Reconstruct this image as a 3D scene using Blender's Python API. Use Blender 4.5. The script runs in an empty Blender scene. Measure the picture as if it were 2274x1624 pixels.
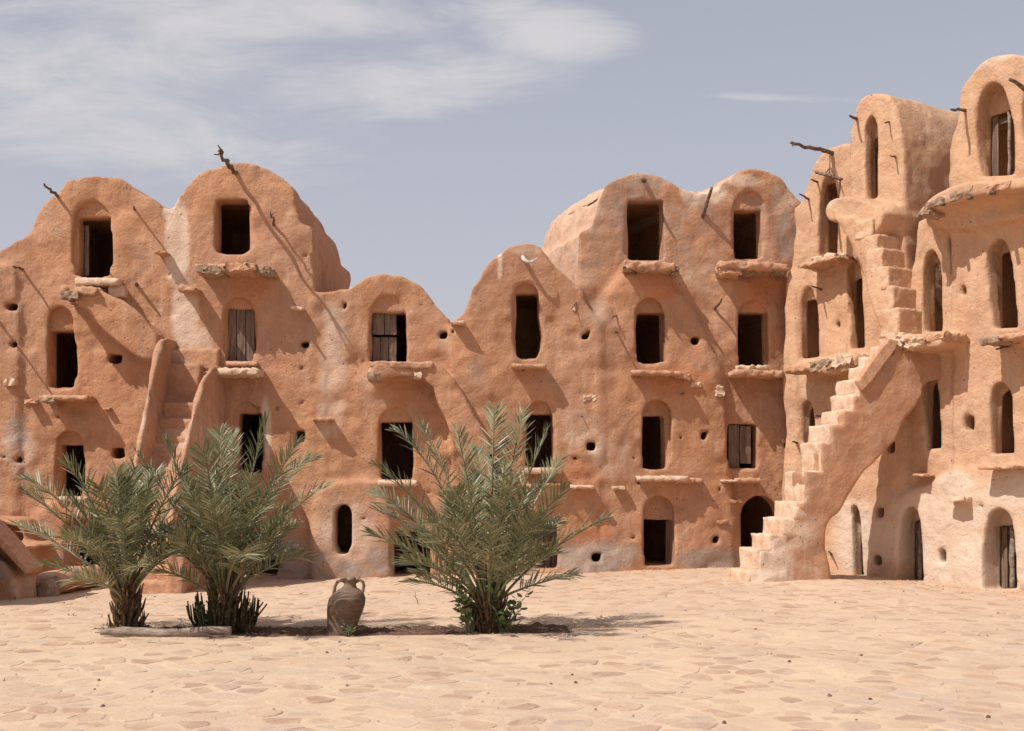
import bpy, math, random
import numpy as np
from mathutils import Vector, noise as mnoise

random.seed(7)
RNG = np.random.default_rng(11)
scene = bpy.context.scene
COL = scene.collection

# ------------------------------------------------------------------ camera
F = 2745.0            # focal length in units of a 2274 px wide picture
EYE = 1.6
cam_d = bpy.data.cameras.new('camera')
cam_d.sensor_width = 36.0
cam_d.lens = 36.0 * F / 2274.0
cam_d.shift_y = 278.0 / 2274.0
cam_d.clip_end = 6000.0
cam = bpy.data.objects.new('camera', cam_d)
cam.location = (0, 0, EYE)
cam.rotation_euler = (math.radians(90), 0, 0)
COL.objects.link(cam)
scene.camera = cam

# ------------------------------------------------------------------ sun, sky
LIGHT = Vector((1.66, 1.26, -2.58)).normalized()      # direction the sunlight travels
TO_SUN = -LIGHT
sun_el = math.asin(TO_SUN.z)
sun_rot = math.atan2(TO_SUN.x, TO_SUN.y)
sd = bpy.data.lights.new('sun', 'SUN')
sd.energy = 4.8
sd.angle = math.radians(0.5)
sd.color = (1.0, 0.955, 0.885)
sun = bpy.data.objects.new('sun', sd)
sun.rotation_euler = LIGHT.to_track_quat('-Z', 'Y').to_euler()
sun.location = (-20, -10, 30)
COL.objects.link(sun)

world = bpy.data.worlds.new('World')
scene.world = world
world.use_nodes = True
wt = world.node_tree
for n in list(wt.nodes):
    wt.nodes.remove(n)


class G:
    """small helper to write node graphs"""
    def __init__(s, tree):
        s.t = tree

    def n(s, kind, **kw):
        nd = s.t.nodes.new(kind)
        for k, v in kw.items():
            setattr(nd, k, v)
        return nd

    def l(s, a, b):
        s.t.links.new(a, b)

    def put(s, sock, v):
        if isinstance(v, bpy.types.NodeSocket):
            s.l(v, sock)
        elif isinstance(v, (tuple, list)):
            v = tuple(v)
            if len(sock.default_value) == 4 and len(v) == 3:
                v = v + (1.0,)
            sock.default_value = v
        else:
            sock.default_value = v

    def m(s, op, a, b=None, c=None, clamp=False):
        nd = s.n('ShaderNodeMath', operation=op, use_clamp=clamp)
        s.put(nd.inputs[0], a)
        if b is not None:
            s.put(nd.inputs[1], b)
        if c is not None:
            s.put(nd.inputs[2], c)
        return nd.outputs[0]

    def mix(s, f, a, b, blend='MIX'):
        nd = s.n('ShaderNodeMix', data_type='RGBA', blend_type=blend)
        s.put(nd.inputs['Factor'], f)
        s.put(nd.inputs[6], a)
        s.put(nd.inputs[7], b)
        return nd.outputs[2]

    def ramp(s, v, lo, hi, a=0.0, b=1.0, kind='SMOOTHSTEP'):
        nd = s.n('ShaderNodeMapRange', interpolation_type=kind, clamp=True)
        s.put(nd.inputs[0], v)
        nd.inputs[1].default_value = lo
        nd.inputs[2].default_value = hi
        nd.inputs[3].default_value = a
        nd.inputs[4].default_value = b
        return nd.outputs[0]

    def noise(s, vec, scale, detail=4, rough=0.55, dist=0.0):
        nd = s.n('ShaderNodeTexNoise')
        s.put(nd.inputs['Vector'], vec)
        nd.inputs['Scale'].default_value = scale
        nd.inputs['Detail'].default_value = detail
        nd.inputs['Roughness'].default_value = rough
        nd.inputs['Distortion'].default_value = dist
        return nd.outputs[0]

    def scale(s, vec, sc, loc=(0, 0, 0)):
        nd = s.n('ShaderNodeMapping')
        s.put(nd.inputs[0], vec)
        nd.inputs['Location'].default_value = loc
        nd.inputs['Scale'].default_value = sc
        return nd.outputs[0]


g = G(wt)
sky = g.n('ShaderNodeTexSky', sky_type='NISHITA', sun_disc=False)
sky.sun_elevation = sun_el
sky.sun_rotation = sun_rot
sky.altitude = 300
sky.air_density = 1.0
sky.dust_density = 3.0
sky.ozone_density = 1.5
tc = g.n('ShaderNodeTexCoord')
sep = g.n('ShaderNodeSeparateXYZ')
g.l(tc.outputs['Generated'], sep.inputs[0])
ysafe = g.m('MAXIMUM', sep.outputs[1], 0.15)
az = g.m('DIVIDE', sep.outputs[0], ysafe)
el = g.m('DIVIDE', sep.outputs[2], ysafe)
cmb = g.n('ShaderNodeCombineXYZ')
g.l(az, cmb.inputs[0]); g.l(el, cmb.inputs[1])


def cloud_blob(px, py, rx, ry, ang=0.0):
    ca, sa = math.cos(ang), math.sin(ang)
    dx = g.m('SUBTRACT', az, (px - 1137) / F)
    dy = g.m('SUBTRACT', el, (1090 - py) / F)
    u = g.m('DIVIDE', g.m('ADD', g.m('MULTIPLY', dx, ca), g.m('MULTIPLY', dy, sa)), rx / F)
    v = g.m('DIVIDE', g.m('SUBTRACT', g.m('MULTIPLY', dy, ca), g.m('MULTIPLY', dx, sa)), ry / F)
    r2 = g.m('ADD', g.m('MULTIPLY', u, u), g.m('MULTIPLY', v, v))
    return g.m('SUBTRACT', 1.0, r2)


blobs = [cloud_blob(*a) for a in [(180, 190, 700, 190, -0.02), (820, 190, 440, 95, 0.08), (1180, 60, 200, 80, -0.15),
                                  (300, 320, 520, 110, -0.1), (1780, 218, 300, 14, -0.03), (560, 40, 620, 70, 0.0),
                                  (-900, 250, 700, 160, 0.1), (3000, 300, 600, 120, 0.0)]]
mx = blobs[0]
for b in blobs[1:]:
    mx = g.m('MAXIMUM', mx, b if b is not blobs[4] else g.m('SUBTRACT', b, 0.75))
mx = g.m('MAXIMUM', mx, -1.3)
cn = g.noise(g.scale(cmb.outputs[0], (5.0, 17.0, 1.0)), 1.3, 12, 0.66, 0.5)
cn2 = g.noise(g.scale(cmb.outputs[0], (2.2, 7.0, 1.0), (3.1, 1.7, 0)), 1.0, 5, 0.55, 0.3)
cm = g.m('ADD', g.m('MULTIPLY', mx, 0.24), g.m('ADD', g.m('MULTIPLY', cn, 0.85), g.m('MULTIPLY', cn2, 0.55)))
cloud = g.ramp(cm, 0.62, 1.08)
front = g.ramp(sep.outputs[1], 0.05, 0.3)
cloud = g.m('MULTIPLY', g.m('MULTIPLY', cloud, front), 0.66)
lowhaze = g.ramp(g.m('ABSOLUTE', sep.outputs[2]), 0.0, 0.42, 0.88, 0.52, 'LINEAR')
hazed = g.mix(lowhaze, sky.outputs[0], (5.75, 5.62, 6.0))
skycol = g.mix(cloud, hazed, (7.3, 6.95, 6.85))
bg = g.n('ShaderNodeBackground')
g.l(skycol, bg.inputs[0])
bg.inputs[1].default_value = 0.106
wo = g.n('ShaderNodeOutputWorld')
g.l(bg.outputs[0], wo.inputs[0])

vs_ = scene.view_settings
vs_.view_transform = 'Standard'
vs_.look = 'None'
vs_.exposure = 0.0
vs_.gamma = 1.0
vs_.use_curve_mapping = False
scene.cycles.max_bounces = 6
scene.cycles.diffuse_bounces = 3


# ------------------------------------------------------------------ objects, tags
def tag(o, label=None, cat=None, group=None, kind=None):
    if label: o['label'] = label
    if cat: o['category'] = cat
    if group: o['group'] = group
    if kind: o['kind'] = kind
    return o


def thing(name, label, cat, loc=(0, 0, 0), group=None):
    o = bpy.data.objects.new(name, None)
    o.empty_display_size = 0.2
    COL.objects.link(o)
    o.location = loc
    tag(o, label, cat, group)
    return o


def link_mesh(name, me, mats=None, parent=None):
    o = bpy.data.objects.new(name, me)
    COL.objects.link(o)
    if mats is not None and not me.materials:
        for m in (mats if isinstance(mats, (list, tuple)) else [mats]):
            me.materials.append(m)
    if parent is not None:
        o.parent = parent
        pm = Vector((0, 0, 0))
        q = parent
        while q is not None:
            pm += q.location
            q = q.parent
        o.location = -pm       # meshes are written in world coordinates
    return o


def mesh_np(name, verts, faces, smooth=True):
    """faces: (n,3) or (n,4) array"""
    verts = np.asarray(verts, dtype=np.float32)
    faces = np.asarray(faces, dtype=np.int32)
    me = bpy.data.meshes.new(name)
    me.vertices.add(len(verts))
    me.vertices.foreach_set('co', verts.ravel())
    k = faces.shape[1]
    me.loops.add(faces.size)
    me.loops.foreach_set('vertex_index', faces.ravel())
    me.polygons.add(len(faces))
    me.polygons.foreach_set('loop_start', np.arange(0, faces.size, k, dtype=np.int32))
    me.polygons.foreach_set('loop_total', np.full(len(faces), k, dtype=np.int32))
    me.update(calc_edges=True)
    me.polygons.foreach_set('use_smooth', np.full(len(faces), smooth, dtype=bool))
    return me


def col_attr(me, arr, name='tint'):
    a = me.color_attributes.new(name, 'FLOAT_COLOR', 'POINT')
    full = np.ones((len(me.vertices), 4), dtype=np.float32)
    full[:, :arr.shape[1]] = arr
    a.data.foreach_set('color', full.ravel())


class MB:
    """collects polygons and links them as one mesh"""
    def __init__(s):
        s.v = []; s.f = []; s.t = []

    def add(s, vs, fs, tone=None):
        b = len(s.v)
        s.v.extend([tuple(p) for p in vs])
        s.f.extend([tuple(i + b for i in f) for f in fs])
        if tone is not None:
            s.t.extend([tone] * len(vs))

    def build(s, name, mat, parent=None, smooth=False):
        me = bpy.data.meshes.new(name)
        me.from_pydata(s.v, [], s.f)
        if smooth:
            me.polygons.foreach_set('use_smooth', [True] * len(me.polygons))
        if s.t and len(s.t) == len(s.v):
            col_attr(me, np.array([[t, t, t] if not isinstance(t, (tuple, list)) else t for t in s.t], dtype=np.float32))
        me.update()
        return link_mesh(name, me, mat, parent)


# ------------------------------------------------------------------ materials
def new_mat(name, rough=0.9, spec=0.2):
    m = bpy.data.materials.new(name)
    m.use_nodes = True
    gg = G(m.node_tree)
    bs = m.node_tree.nodes['Principled BSDF']
    bs.inputs['Roughness'].default_value = rough
    bs.inputs['Specular IOR Level'].default_value = spec
    return m, gg, bs


def obj_vec(gg):
    return gg.n('ShaderNodeNewGeometry').outputs['Position']


def bump(gg, bs, h, dist, strength=1.0, chain=None):
    nd = gg.n('ShaderNodeBump')
    nd.inputs['Distance'].default_value = dist
    nd.inputs['Strength'].default_value = strength
    gg.put(nd.inputs['Height'], h)
    if chain is not None:
        gg.l(chain, nd.inputs['Normal'])
    gg.l(nd.outputs[0], bs.inputs['Normal'])
    return nd.outputs[0]


def adobe_material(name, c_main, c_alt, c_pale, c_grey, soft=(0.10, 0.86)):
    m, q, bs = new_mat(name, 0.95, 0.08)
    P = obj_vec(q)
    at = q.n('ShaderNodeVertexColor', layer_name='tint')
    sp = q.n('ShaderNodeSeparateColor')
    q.l(at.outputs[0], sp.inputs[0])
    big = q.noise(P, 0.55, 5, 0.6, 0.4)
    mid = q.noise(P, 2.6, 6, 0.62, 0.2)
    fine = q.noise(P, 22.0, 4, 0.6)
    streak = q.noise(q.scale(P, (7.0, 7.0, 0.9)), 1.0, 4, 0.6)
    c = q.mix(q.ramp(big, 0.36, 0.64), c_main, c_alt)
    c = q.mix(q.m('MULTIPLY', q.ramp(mid, 0.50, 0.72), 0.45), c, tuple(min(1, a * 1.22) for a in c_main))
    c = q.mix(q.m('MULTIPLY', q.ramp(mid, 0.50, 0.32), 0.55), c, tuple(a * b for a, b in zip(c_main, (0.76, 0.70, 0.66))))
    c = q.mix(q.m('MULTIPLY', q.ramp(streak, 0.54, 0.74), 0.26), c, c_pale)
    c = q.mix(q.m('MULTIPLY', q.ramp(streak, 0.46, 0.30), 0.22), c, tuple(a * 0.72 for a in c_alt))
    # stains and washes with their own outlines, plus one painted-in sunlit flank (attribute), edges broken by noise
    def edge(ch, w=0.55):
        return q.ramp(q.m('ADD', ch, q.m('MULTIPLY', q.m('SUBTRACT', q.noise(P, 3.6, 7, 0.68, 0.3), 0.5), w * 2.2)), soft[0], soft[1])
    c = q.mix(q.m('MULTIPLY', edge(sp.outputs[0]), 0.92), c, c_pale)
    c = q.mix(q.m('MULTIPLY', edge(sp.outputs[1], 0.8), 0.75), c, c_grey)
    c = q.mix(q.m('MULTIPLY', edge(sp.outputs[2]), 0.7), c, tuple(a * b for a, b in zip(c_main, (1.0, 0.80, 0.68))))
    # straw flecks and pock marks
    vo = q.n('ShaderNodeTexVoronoi', feature='F1')
    q.put(vo.inputs['Vector'], q.scale(P, (1, 1, 0.8)))
    vo.inputs['Scale'].default_value = 8.5
    pock = q.ramp(vo.outputs['Distance'], 0.13, 0.06)
    rare = q.ramp(q.noise(P, 1.3, 2), 0.50, 0.58)
    pk = q.m('MULTIPLY', pock, rare)
    c = q.mix(q.m('MULTIPLY', pk, 0.75), c, tuple(a * 0.35 for a in c_alt))
    c = q.mix(q.m('MULTIPLY', q.ramp(fine, 0.57, 0.72), 0.35), c, c_pale)
    q.l(c, bs.inputs['Base Color'])
    h1 = q.noise(P, 2.2, 3, 0.5, 0.2)
    b1 = bump(q, bs, h1, 0.16, 0.55)
    h2 = q.noise(P, 8.0, 6, 0.68, 0.15)
    b2 = bump(q, bs, h2, 0.045, 0.75, b1)
    h3 = q.m('SUBTRACT', q.noise(P, 34.0, 5, 0.75), q.m('MULTIPLY', pk, 1.5))
    bump(q, bs, h3, 0.020, 0.9, b2)
    return m


M_ADOBE = adobe_material('adobe', (0.500, 0.258, 0.144), (0.450, 0.248, 0.158), (0.66, 0.49, 0.375), (0.33, 0.27, 0.23))
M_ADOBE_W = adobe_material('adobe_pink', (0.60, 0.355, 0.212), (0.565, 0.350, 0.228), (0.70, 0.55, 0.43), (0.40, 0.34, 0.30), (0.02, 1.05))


def stone_material(name, c1, c2, b_d=0.03, sc=9.0):
    m, q, bs = new_mat(name, 0.93, 0.1)
    P = obj_vec(q)
    n1 = q.noise(P, sc, 5, 0.65, 0.4)
    n2 = q.noise(P, sc * 5, 4, 0.65)
    c = q.mix(q.ramp(n1, 0.36, 0.64), c1, c2)
    c = q.mix(q.m('MULTIPLY', q.ramp(n2, 0.42, 0.30), 0.5), c, tuple(a * 0.5 for a in c2))
    q.l(c, bs.inputs['Base Color'])
    b1 = bump(q, bs, n1, b_d, 0.9)
    bump(q, bs, n2, b_d * 0.3, 0.9, b1)
    return m


M_LEDGE = stone_material('ledge_plaster', (0.56, 0.33, 0.21), (0.44, 0.24, 0.145), 0.03)
M_STONE = stone_material('grey_stone', (0.40, 0.275, 0.19), (0.27, 0.175, 0.12), 0.03)
M_PALE = stone_material('pale_stone', (0.64, 0.47, 0.34), (0.55, 0.37, 0.26), 0.02)
M_STEP = stone_material('step_plaster', (0.69, 0.50, 0.37), (0.59, 0.38, 0.26), 0.045, 5.0)
M_STEP2 = stone_material('pink_step_plaster', (0.63, 0.41, 0.27), (0.54, 0.315, 0.195), 0.045, 5.0)


def wood_material(name, c1, c2, axis=(1, 1, 1), rough=0.85):
    m, q, bs = new_mat(name, rough, 0.15)
    P = obj_vec(q)
    gr = q.noise(q.scale(P, axis), 1.0, 5, 0.65, 0.3)
    fn = q.noise(P, 30.0, 3, 0.6)
    c = q.mix(q.ramp(gr, 0.36, 0.62), c1, c2)
    c = q.mix(q.m('MULTIPLY', q.ramp(fn, 0.45, 0.30), 0.45), c, tuple(a * 0.45 for a in c2))
    q.l(c, bs.inputs['Base Color'])
    b1 = bump(q, bs, gr, 0.01, 0.9)
    bump(q, bs, fn, 0.004, 0.8, b1)
    return m


M_PLANK = wood_material('weathered_planks', (0.235, 0.165, 0.125), (0.125, 0.083, 0.060), (26, 26, 1.6))
M_POLE = wood_material('dry_branch_wood', (0.22, 0.155, 0.115), (0.10, 0.065, 0.047), (14, 14, 14))
M_GREYWOOD = wood_material('grey_driftwood', (0.34, 0.27, 0.22), (0.18, 0.13, 0.10), (5, 20, 20))
M_BONE = wood_material('pale_horn', (0.62, 0.56, 0.50), (0.42, 0.36, 0.31), (10, 10, 10))


# ------------------------------------------------------------------ projecting the picture onto real planes
def at(px, py, Y):
    return Vector(((px - 1137) / F * Y, Y, EYE + (1090 - py) / F * Y))


def gz(x, y):
    """height of the courtyard floor"""
    t = min(max((y - 9.0) / 14.0, 0.0), 1.0)
    z = t * (-0.05 + 0.014 * x)
    z -= t * 0.075 * max(0.0, x - 5.6)
    return z


def gz_np(x, y):
    t = np.clip((y - 9.0) / 14.0, 0, 1)
    return t * (-0.05 + 0.014 * x) - t * 0.075 * np.maximum(0, x - 5.6)


YF_X = np.array([-14.0, -3.8, -1.2, 1.65, 5.8, 9.0])
YF_Y = np.array([23.95, 24.0, 24.28, 24.85, 25.85, 26.6])


def yf(x):
    return float(np.interp(x, YF_X, YF_Y))


def uv_back(px, py, v=0.0):
    a = (px - 1137) / F
    Y = 24.3
    for _ in range(12):
        Y = yf(a * Y) + v
    return a * Y, EYE + (1090 - py) / F * Y


SH_X = np.array([-14.0, -3.9, -1.2, 1.0, 1.7, 9.0])
SH_S = np.array([0.0, 0.0, 0.08, 0.16, 0.16, 0.16])


def back_world_right(u, v, z):
    u = np.asarray(u, dtype=np.float64); v = np.asarray(v, dtype=np.float64)
    return np.stack([u - 0.33 * np.maximum(v - 0.3, 0), np.interp(u, YF_X, YF_Y) + v, np.asarray(z, dtype=np.float64)], -1)


def back_world(u, v, z):
    u = np.asarray(u, dtype=np.float64); v = np.asarray(v, dtype=np.float64)
    s = np.interp(u, SH_X, SH_S)
    return np.stack([u - s * np.maximum(v - 0.3, 0), np.interp(u, YF_X, YF_Y) + v, np.asarray(z, dtype=np.float64)], -1)


WP0 = Vector((5.65, 25.55))
WE = Vector((0.57, -0.8216)).normalized()
WN = Vector((-WE.y, WE.x))


def uv_wing(px, py, v=0.0):
    a = (px - 1137) / F
    Y = (WP0.dot(WN) + v) / (a * WN.x + WN.y)
    X = a * Y
    return (Vector((X, Y)) - WP0).dot(WE), EYE + (1090 - py) / F * Y


def wing_world(u, v, z):
    u = np.asarray(u, dtype=np.float64); v = np.asarray(v, dtype=np.float64)
    return np.stack([WP0.x + WE.x * u + WN.x * v, WP0.y + WE.y * u + WN.y * v, np.asarray(z, dtype=np.float64) + 0 * u], -1)


SO = Vector((3.98, 21.45))
SE = Vector((math.cos(math.radians(15)), math.sin(math.radians(15))))
SN = Vector((-SE.y, SE.x))


def uv_stair(px, py, v=0.0):
    a = (px - 1137) / F
    Y = (SO.dot(SN) + v) / (a * SN.x + SN.y)
    X = a * Y
    return (Vector((X, Y)) - SO).dot(SE), EYE + (1090 - py) / F * Y


def stair_world(u, v, z):
    u = np.asarray(u, dtype=np.float64); v = np.asarray(v, dtype=np.float64)
    return np.stack([SO.x + SE.x * u + SN.x * v, SO.y + SE.y * u + SN.y * v, np.asarray(z, dtype=np.float64) + 0 * u], -1)


# ------------------------------------------------------------------ carved solids: distance field -> mesh
def smooth_poly(pts, it=2):
    p = np.asarray(pts, dtype=np.float64)
    for _ in range(it):                      # Chaikin corner cutting
        a = p * 0.75 + np.roll(p, -1, 0) * 0.25
        b = p * 0.25 + np.roll(p, -1, 0) * 0.75
        p = np.stack([a, b], 1).reshape(-1, 2)
    return p


def poly_sdf(us, zs, poly):
    U, Z = np.meshgrid(us, zs, indexing='ij')
    U = U.astype(np.float32); Z = Z.astype(np.float32)
    d = np.full(U.shape, 1e9, dtype=np.float32)
    inside = np.zeros(U.shape, dtype=bool)
    n = len(poly)
    for i in range(n):
        ax, az_ = poly[i]; bx, bz = poly[(i + 1) % n]
        ex, ez = bx - ax, bz - az_
        L = ex * ex + ez * ez
        if L < 1e-12:
            continue
        wx, wz = U - ax, Z - az_
        t = np.clip((wx * ex + wz * ez) / L, 0, 1)
        dx, dz = wx - ex * t, wz - ez * t
        d = np.minimum(d, dx * dx + dz * dz)
        c = (az_ > Z) != (bz > Z)
        if ez != 0:
            xx = ax + (Z - az_) / ez * ex
            inside ^= c & (U < xx)
    d = np.sqrt(d)
    d[inside] *= -1
    return d


def value_noise(shape_axes, cell, seed):
    """smooth 3-D noise on the product grid of three coordinate arrays"""
    us, vs, zs = shape_axes
    r = np.random.default_rng(seed)
    idx = []
    for a in (us, vs, zs):
        t = (a - a[0]) / cell
        i = np.floor(t).astype(int)
        f = t - i
        f = f * f * (3 - 2 * f)
        idx.append((i, f.astype(np.float32)))
    dims = [i[0].max() + 2 for i in idx]
    L = r.standard_normal(dims).astype(np.float32)
    (iu, fu), (iv, fv), (iz, fz) = idx
    A = L[iu] * (1 - fu)[:, None, None] + L[iu + 1] * fu[:, None, None]
    A = A[:, iv] * (1 - fv)[None, :, None] + A[:, iv + 1] * fv[None, :, None]
    A = A[:, :, iz] * (1 - fz) + A[:, :, iz + 1] * fz
    return A


class Field:
    def __init__(s, us, vs, zs):
        s.us, s.vs, s.zs = [np.asarray(a, dtype=np.float32) for a in (us, vs, zs)]
        s.d = np.full((len(us), len(vs), len(zs)), 2.0, dtype=np.float32)

    def op(s, poly, v0, v1, mode='add', k=0.05, r=0.03, flare=0.0, sm=2, wob=0.0):
        p = smooth_poly(poly, sm) if sm else np.asarray(poly, dtype=np.float64)
        mg = 0.35 + k + abs(flare) * (v1 - v0)
        def win(ax, lo, hi):
            i = np.searchsorted(ax, lo - mg); j = np.searchsorted(ax, hi + mg)
            return slice(max(i - 1, 0), min(j + 1, len(ax)))
        su = win(s.us, p[:, 0].min(), p[:, 0].max())
        sz = win(s.zs, p[:, 1].min(), p[:, 1].max())
        sv = win(s.vs, v0, v1)
        if su.stop - su.start < 2 or sz.stop - sz.start < 2:
            return
        d2 = poly_sdf(s.us[su], s.zs[sz], p) + r
        d2 = d2[:, None, :]
        v = s.vs[sv][None, :, None]
        if flare:
            d2 = d2 - flare * (v - v0)
        dv = np.maximum(v0 - v, v - v1) + r
        d3 = np.minimum(np.maximum(d2, dv), 0) + np.sqrt(np.maximum(d2, 0) ** 2 + np.maximum(dv, 0) ** 2) - r
        cur = s.d[su, sv, sz]
        if mode == 'add':
            a, b = cur, d3
            if k > 0:
                h = np.clip(0.5 + 0.5 * (a - b) / k, 0, 1)
                s.d[su, sv, sz] = a * (1 - h) + b * h - k * h * (1 - h)
            else:
                s.d[su, sv, sz] = np.minimum(a, b)
        else:
            a, b = cur, -d3
            if k > 0:
                h = np.clip(0.5 - 0.5 * (a - b) / k, 0, 1)
                s.d[su, sv, sz] = a * (1 - h) + b * h + k * h * (1 - h)
            else:
                s.d[su, sv, sz] = np.maximum(a, b)

    def rough(s, amps, seed=1, vmax=None):
        for i, (cell, amp) in enumerate(amps):
            s.d += amp * value_noise((s.us, s.vs, s.zs), cell, seed + i)

    def mesh(s):
        d = s.d
        ins = d < 0
        c = np.zeros(tuple(n - 1 for n in d.shape), dtype=np.int8)
        for a in (0, 1):
            for b in (0, 1):
                for e in (0, 1):
                    c += ins[a:a + c.shape[0], b:b + c.shape[1], e:e + c.shape[2]]
        act = (c > 0) & (c < 8)
        ii = np.argwhere(act)
        vid = np.full(act.shape, -1, dtype=np.int32)
        vid[act] = np.arange(len(ii), dtype=np.int32)
        acc = np.zeros((len(ii), 3), dtype=np.float32)
        cnt = np.zeros(len(ii), dtype=np.float32)
        I, J, K = ii.T
        cor = {}
        for a in (0, 1):
            for b in (0, 1):
                for e in (0, 1):
                    cor[a, b, e] = d[I + a, J + b, K + e]
        keys = list(cor)
        for k1 in keys:
            for ax in range(3):
                if k1[ax]:
                    continue
                k2 = tuple(1 if q_ == ax else k1[q_] for q_ in range(3))
                d1, d2 = cor[k1], cor[k2]
                m = (d1 < 0) != (d2 < 0)
                t = np.where(m, d1 / np.where(m, d1 - d2, 1), 0)
                pos = np.array(k1, dtype=np.float32)[None, :].repeat(len(ii), 0)
                pos[:, ax] = t
                acc[m] += pos[m]
                cnt[m] += 1
        acc /= np.maximum(cnt, 1)[:, None]
        g_ = ii + acc
        out = np.stack([np.interp(g_[:, 0], np.arange(len(s.us)), s.us),
                        np.interp(g_[:, 1], np.arange(len(s.vs)), s.vs),
                        np.interp(g_[:, 2], np.arange(len(s.zs)), s.zs)], -1)
        quads = []
        for ax in range(3):
            sl1 = [slice(None)] * 3; sl2 = [slice(None)] * 3
            sl1[ax] = slice(0, -1); sl2[ax] = slice(1, None)
            a = ins[tuple(sl1)]; b = ins[tuple(sl2)]
            ch = a != b
            o1, o2 = [q_ for q_ in range(3) if q_ != ax]
            cut = [slice(None)] * 3
            cut[o1] = slice(1, -1); cut[o2] = slice(1, -1)
            e_ = np.argwhere(ch[tuple(cut)])
            if not len(e_):
                continue
            e_[:, o1] += 1; e_[:, o2] += 1
            flip = a[tuple(e_.T)]
            def vv(da, db):
                q_ = e_.copy(); q_[:, o1] -= da; q_[:, o2] -= db
                return vid[tuple(q_.T)]
            q4 = np.stack([vv(0, 0), vv(1, 0), vv(1, 1), vv(0, 1)], -1)
            if ax == 1:
                flip = ~flip
            q4[~flip] = q4[~flip][:, ::-1]
            quads.append(q4)
        return out, np.concatenate(quads)


def axis(*segs):
    """(start, stop, step) pieces joined into one coordinate array"""
    out = []
    for a, b, h in segs:
        out.append(np.arange(a, b - 1e-6, h))
    return np.unique(np.round(np.concatenate(out + [[segs[-1][1]]]), 5))


def vert_normals(v, q):
    n = np.cross(v[q[:, 2]] - v[q[:, 0]], v[q[:, 3]] - v[q[:, 1]])
    vn = np.zeros_like(v)
    for k in range(4):
        np.add.at(vn, q[:, k], n)
    vn /= np.maximum(np.linalg.norm(vn, axis=1), 1e-9)[:, None]
    fn = n / np.maximum(np.linalg.norm(n, axis=1), 1e-9)[:, None]
    return vn, fn


def in_poly(x, z, poly):
    inside = np.zeros(len(x), dtype=bool)
    n = len(poly)
    for i in range(n):
        ax, az_ = poly[i]; bx, bz = poly[(i + 1) % n]
        if az_ == bz:
            continue
        c = (az_ > z) != (bz > z)
        inside ^= c & (x < ax + (z - az_) / (bz - az_) * (bx - ax))
    return inside


def sub_mesh(name, W, Q, VN, sel, tint, mat, parent):
    q = Q[sel]
    if not len(q):
        return None
    ids, inv = np.unique(q, return_inverse=True)
    me = mesh_np(name, W[ids], inv.reshape(-1, 4))
    col_attr(me, tint[ids])
    me.materials.append(mat)
    o = link_mesh(name, me, None, parent)
    me.normals_split_custom_set_from_vertices(VN[ids].astype(np.float32))
    return o


def tints(u, z, spots, seed):
    """stain masks: spots = (u, z, ru, rz, channel, strength)"""
    t = np.zeros((len(u), 3), dtype=np.float32)
    for (cu, cz, ru, rz, ch, st) in spots:
        r2 = ((u - cu) / ru) ** 2 + ((z - cz) / rz) ** 2
        t[:, ch] = np.maximum(t[:, ch], st * np.clip(1.35 - r2, 0, 1))
    return t
# ------------------------------------------------------------------ rough solids used for ledges, stones, steps
def rough_box(mb, W, u0, u1, v0, v1, z0, z1, r=0.03, amp=0.015, res=0.07, seed=0, tone=None, freq=5.0, sag=0.0, taper=0.0):
    """a rounded uneven block written in a frame (u, v, z) -> world through W"""
    c = np.array([(u0 + u1) / 2, (v0 + v1) / 2, (z0 + z1) / 2])
    h = np.array([abs(u1 - u0) / 2, abs(v1 - v0) / 2, abs(z1 - z0) / 2])
    r = min(r, h.min() * 0.9)
    n = [max(2, int(math.ceil(2 * a / res))) for a in h]
    vid = {}
    vs = []
    fs = []

    def key(i, j, k):
        if (i, j, k) not in vid:
            p = np.array([-h[0] + 2 * h[0] * i / n[0], -h[1] + 2 * h[1] * j / n[1], -h[2] + 2 * h[2] * k / n[2]])
            q = np.clip(p, -(h - r), h - r)
            d = p - q
            L = np.linalg.norm(d)
            if L > 1e-9:
                p = q + d / L * r
            if taper:
                p[2] *= 1 - taper * (p[0] / h[0]) ** 2
            p = p + c
            p[2] -= sag * ((p[0] - c[0]) / h[0]) ** 2
            nv = mnoise.noise_vector(Vector((p[0] * freq + seed * 7.1, p[1] * freq, p[2] * freq + seed * 3.3)))
            nv2 = mnoise.noise_vector(Vector((p[0] * freq * 2.7, p[1] * freq * 2.7 + seed * 5.3, p[2] * freq * 2.7)))
            p = p + amp * np.array(nv) * 1.6 + amp * 0.6 * np.array(nv2)
            vid[i, j, k] = len(vs)
            vs.append(p)
        return vid[i, j, k]
    for ax in range(3):
        a, b = [q for q in range(3) if q != ax]
        for side in (0, n[ax]):
            for i in range(n[a]):
                for j in range(n[b]):
                    def kk(x, y):
                        t = [0, 0, 0]
                        t[ax] = side; t[a] = x; t[b] = y
                        return key(*t)
                    f = [kk(i, j), kk(i + 1, j), kk(i + 1, j + 1), kk(i, j + 1)]
                    if (side == 0) != (ax == 1):
                        f.reverse()
                    fs.append(f)
    P = np.array(vs)
    mb.add(W(P[:, 0], P[:, 1], P[:, 2]), fs, tone)


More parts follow.
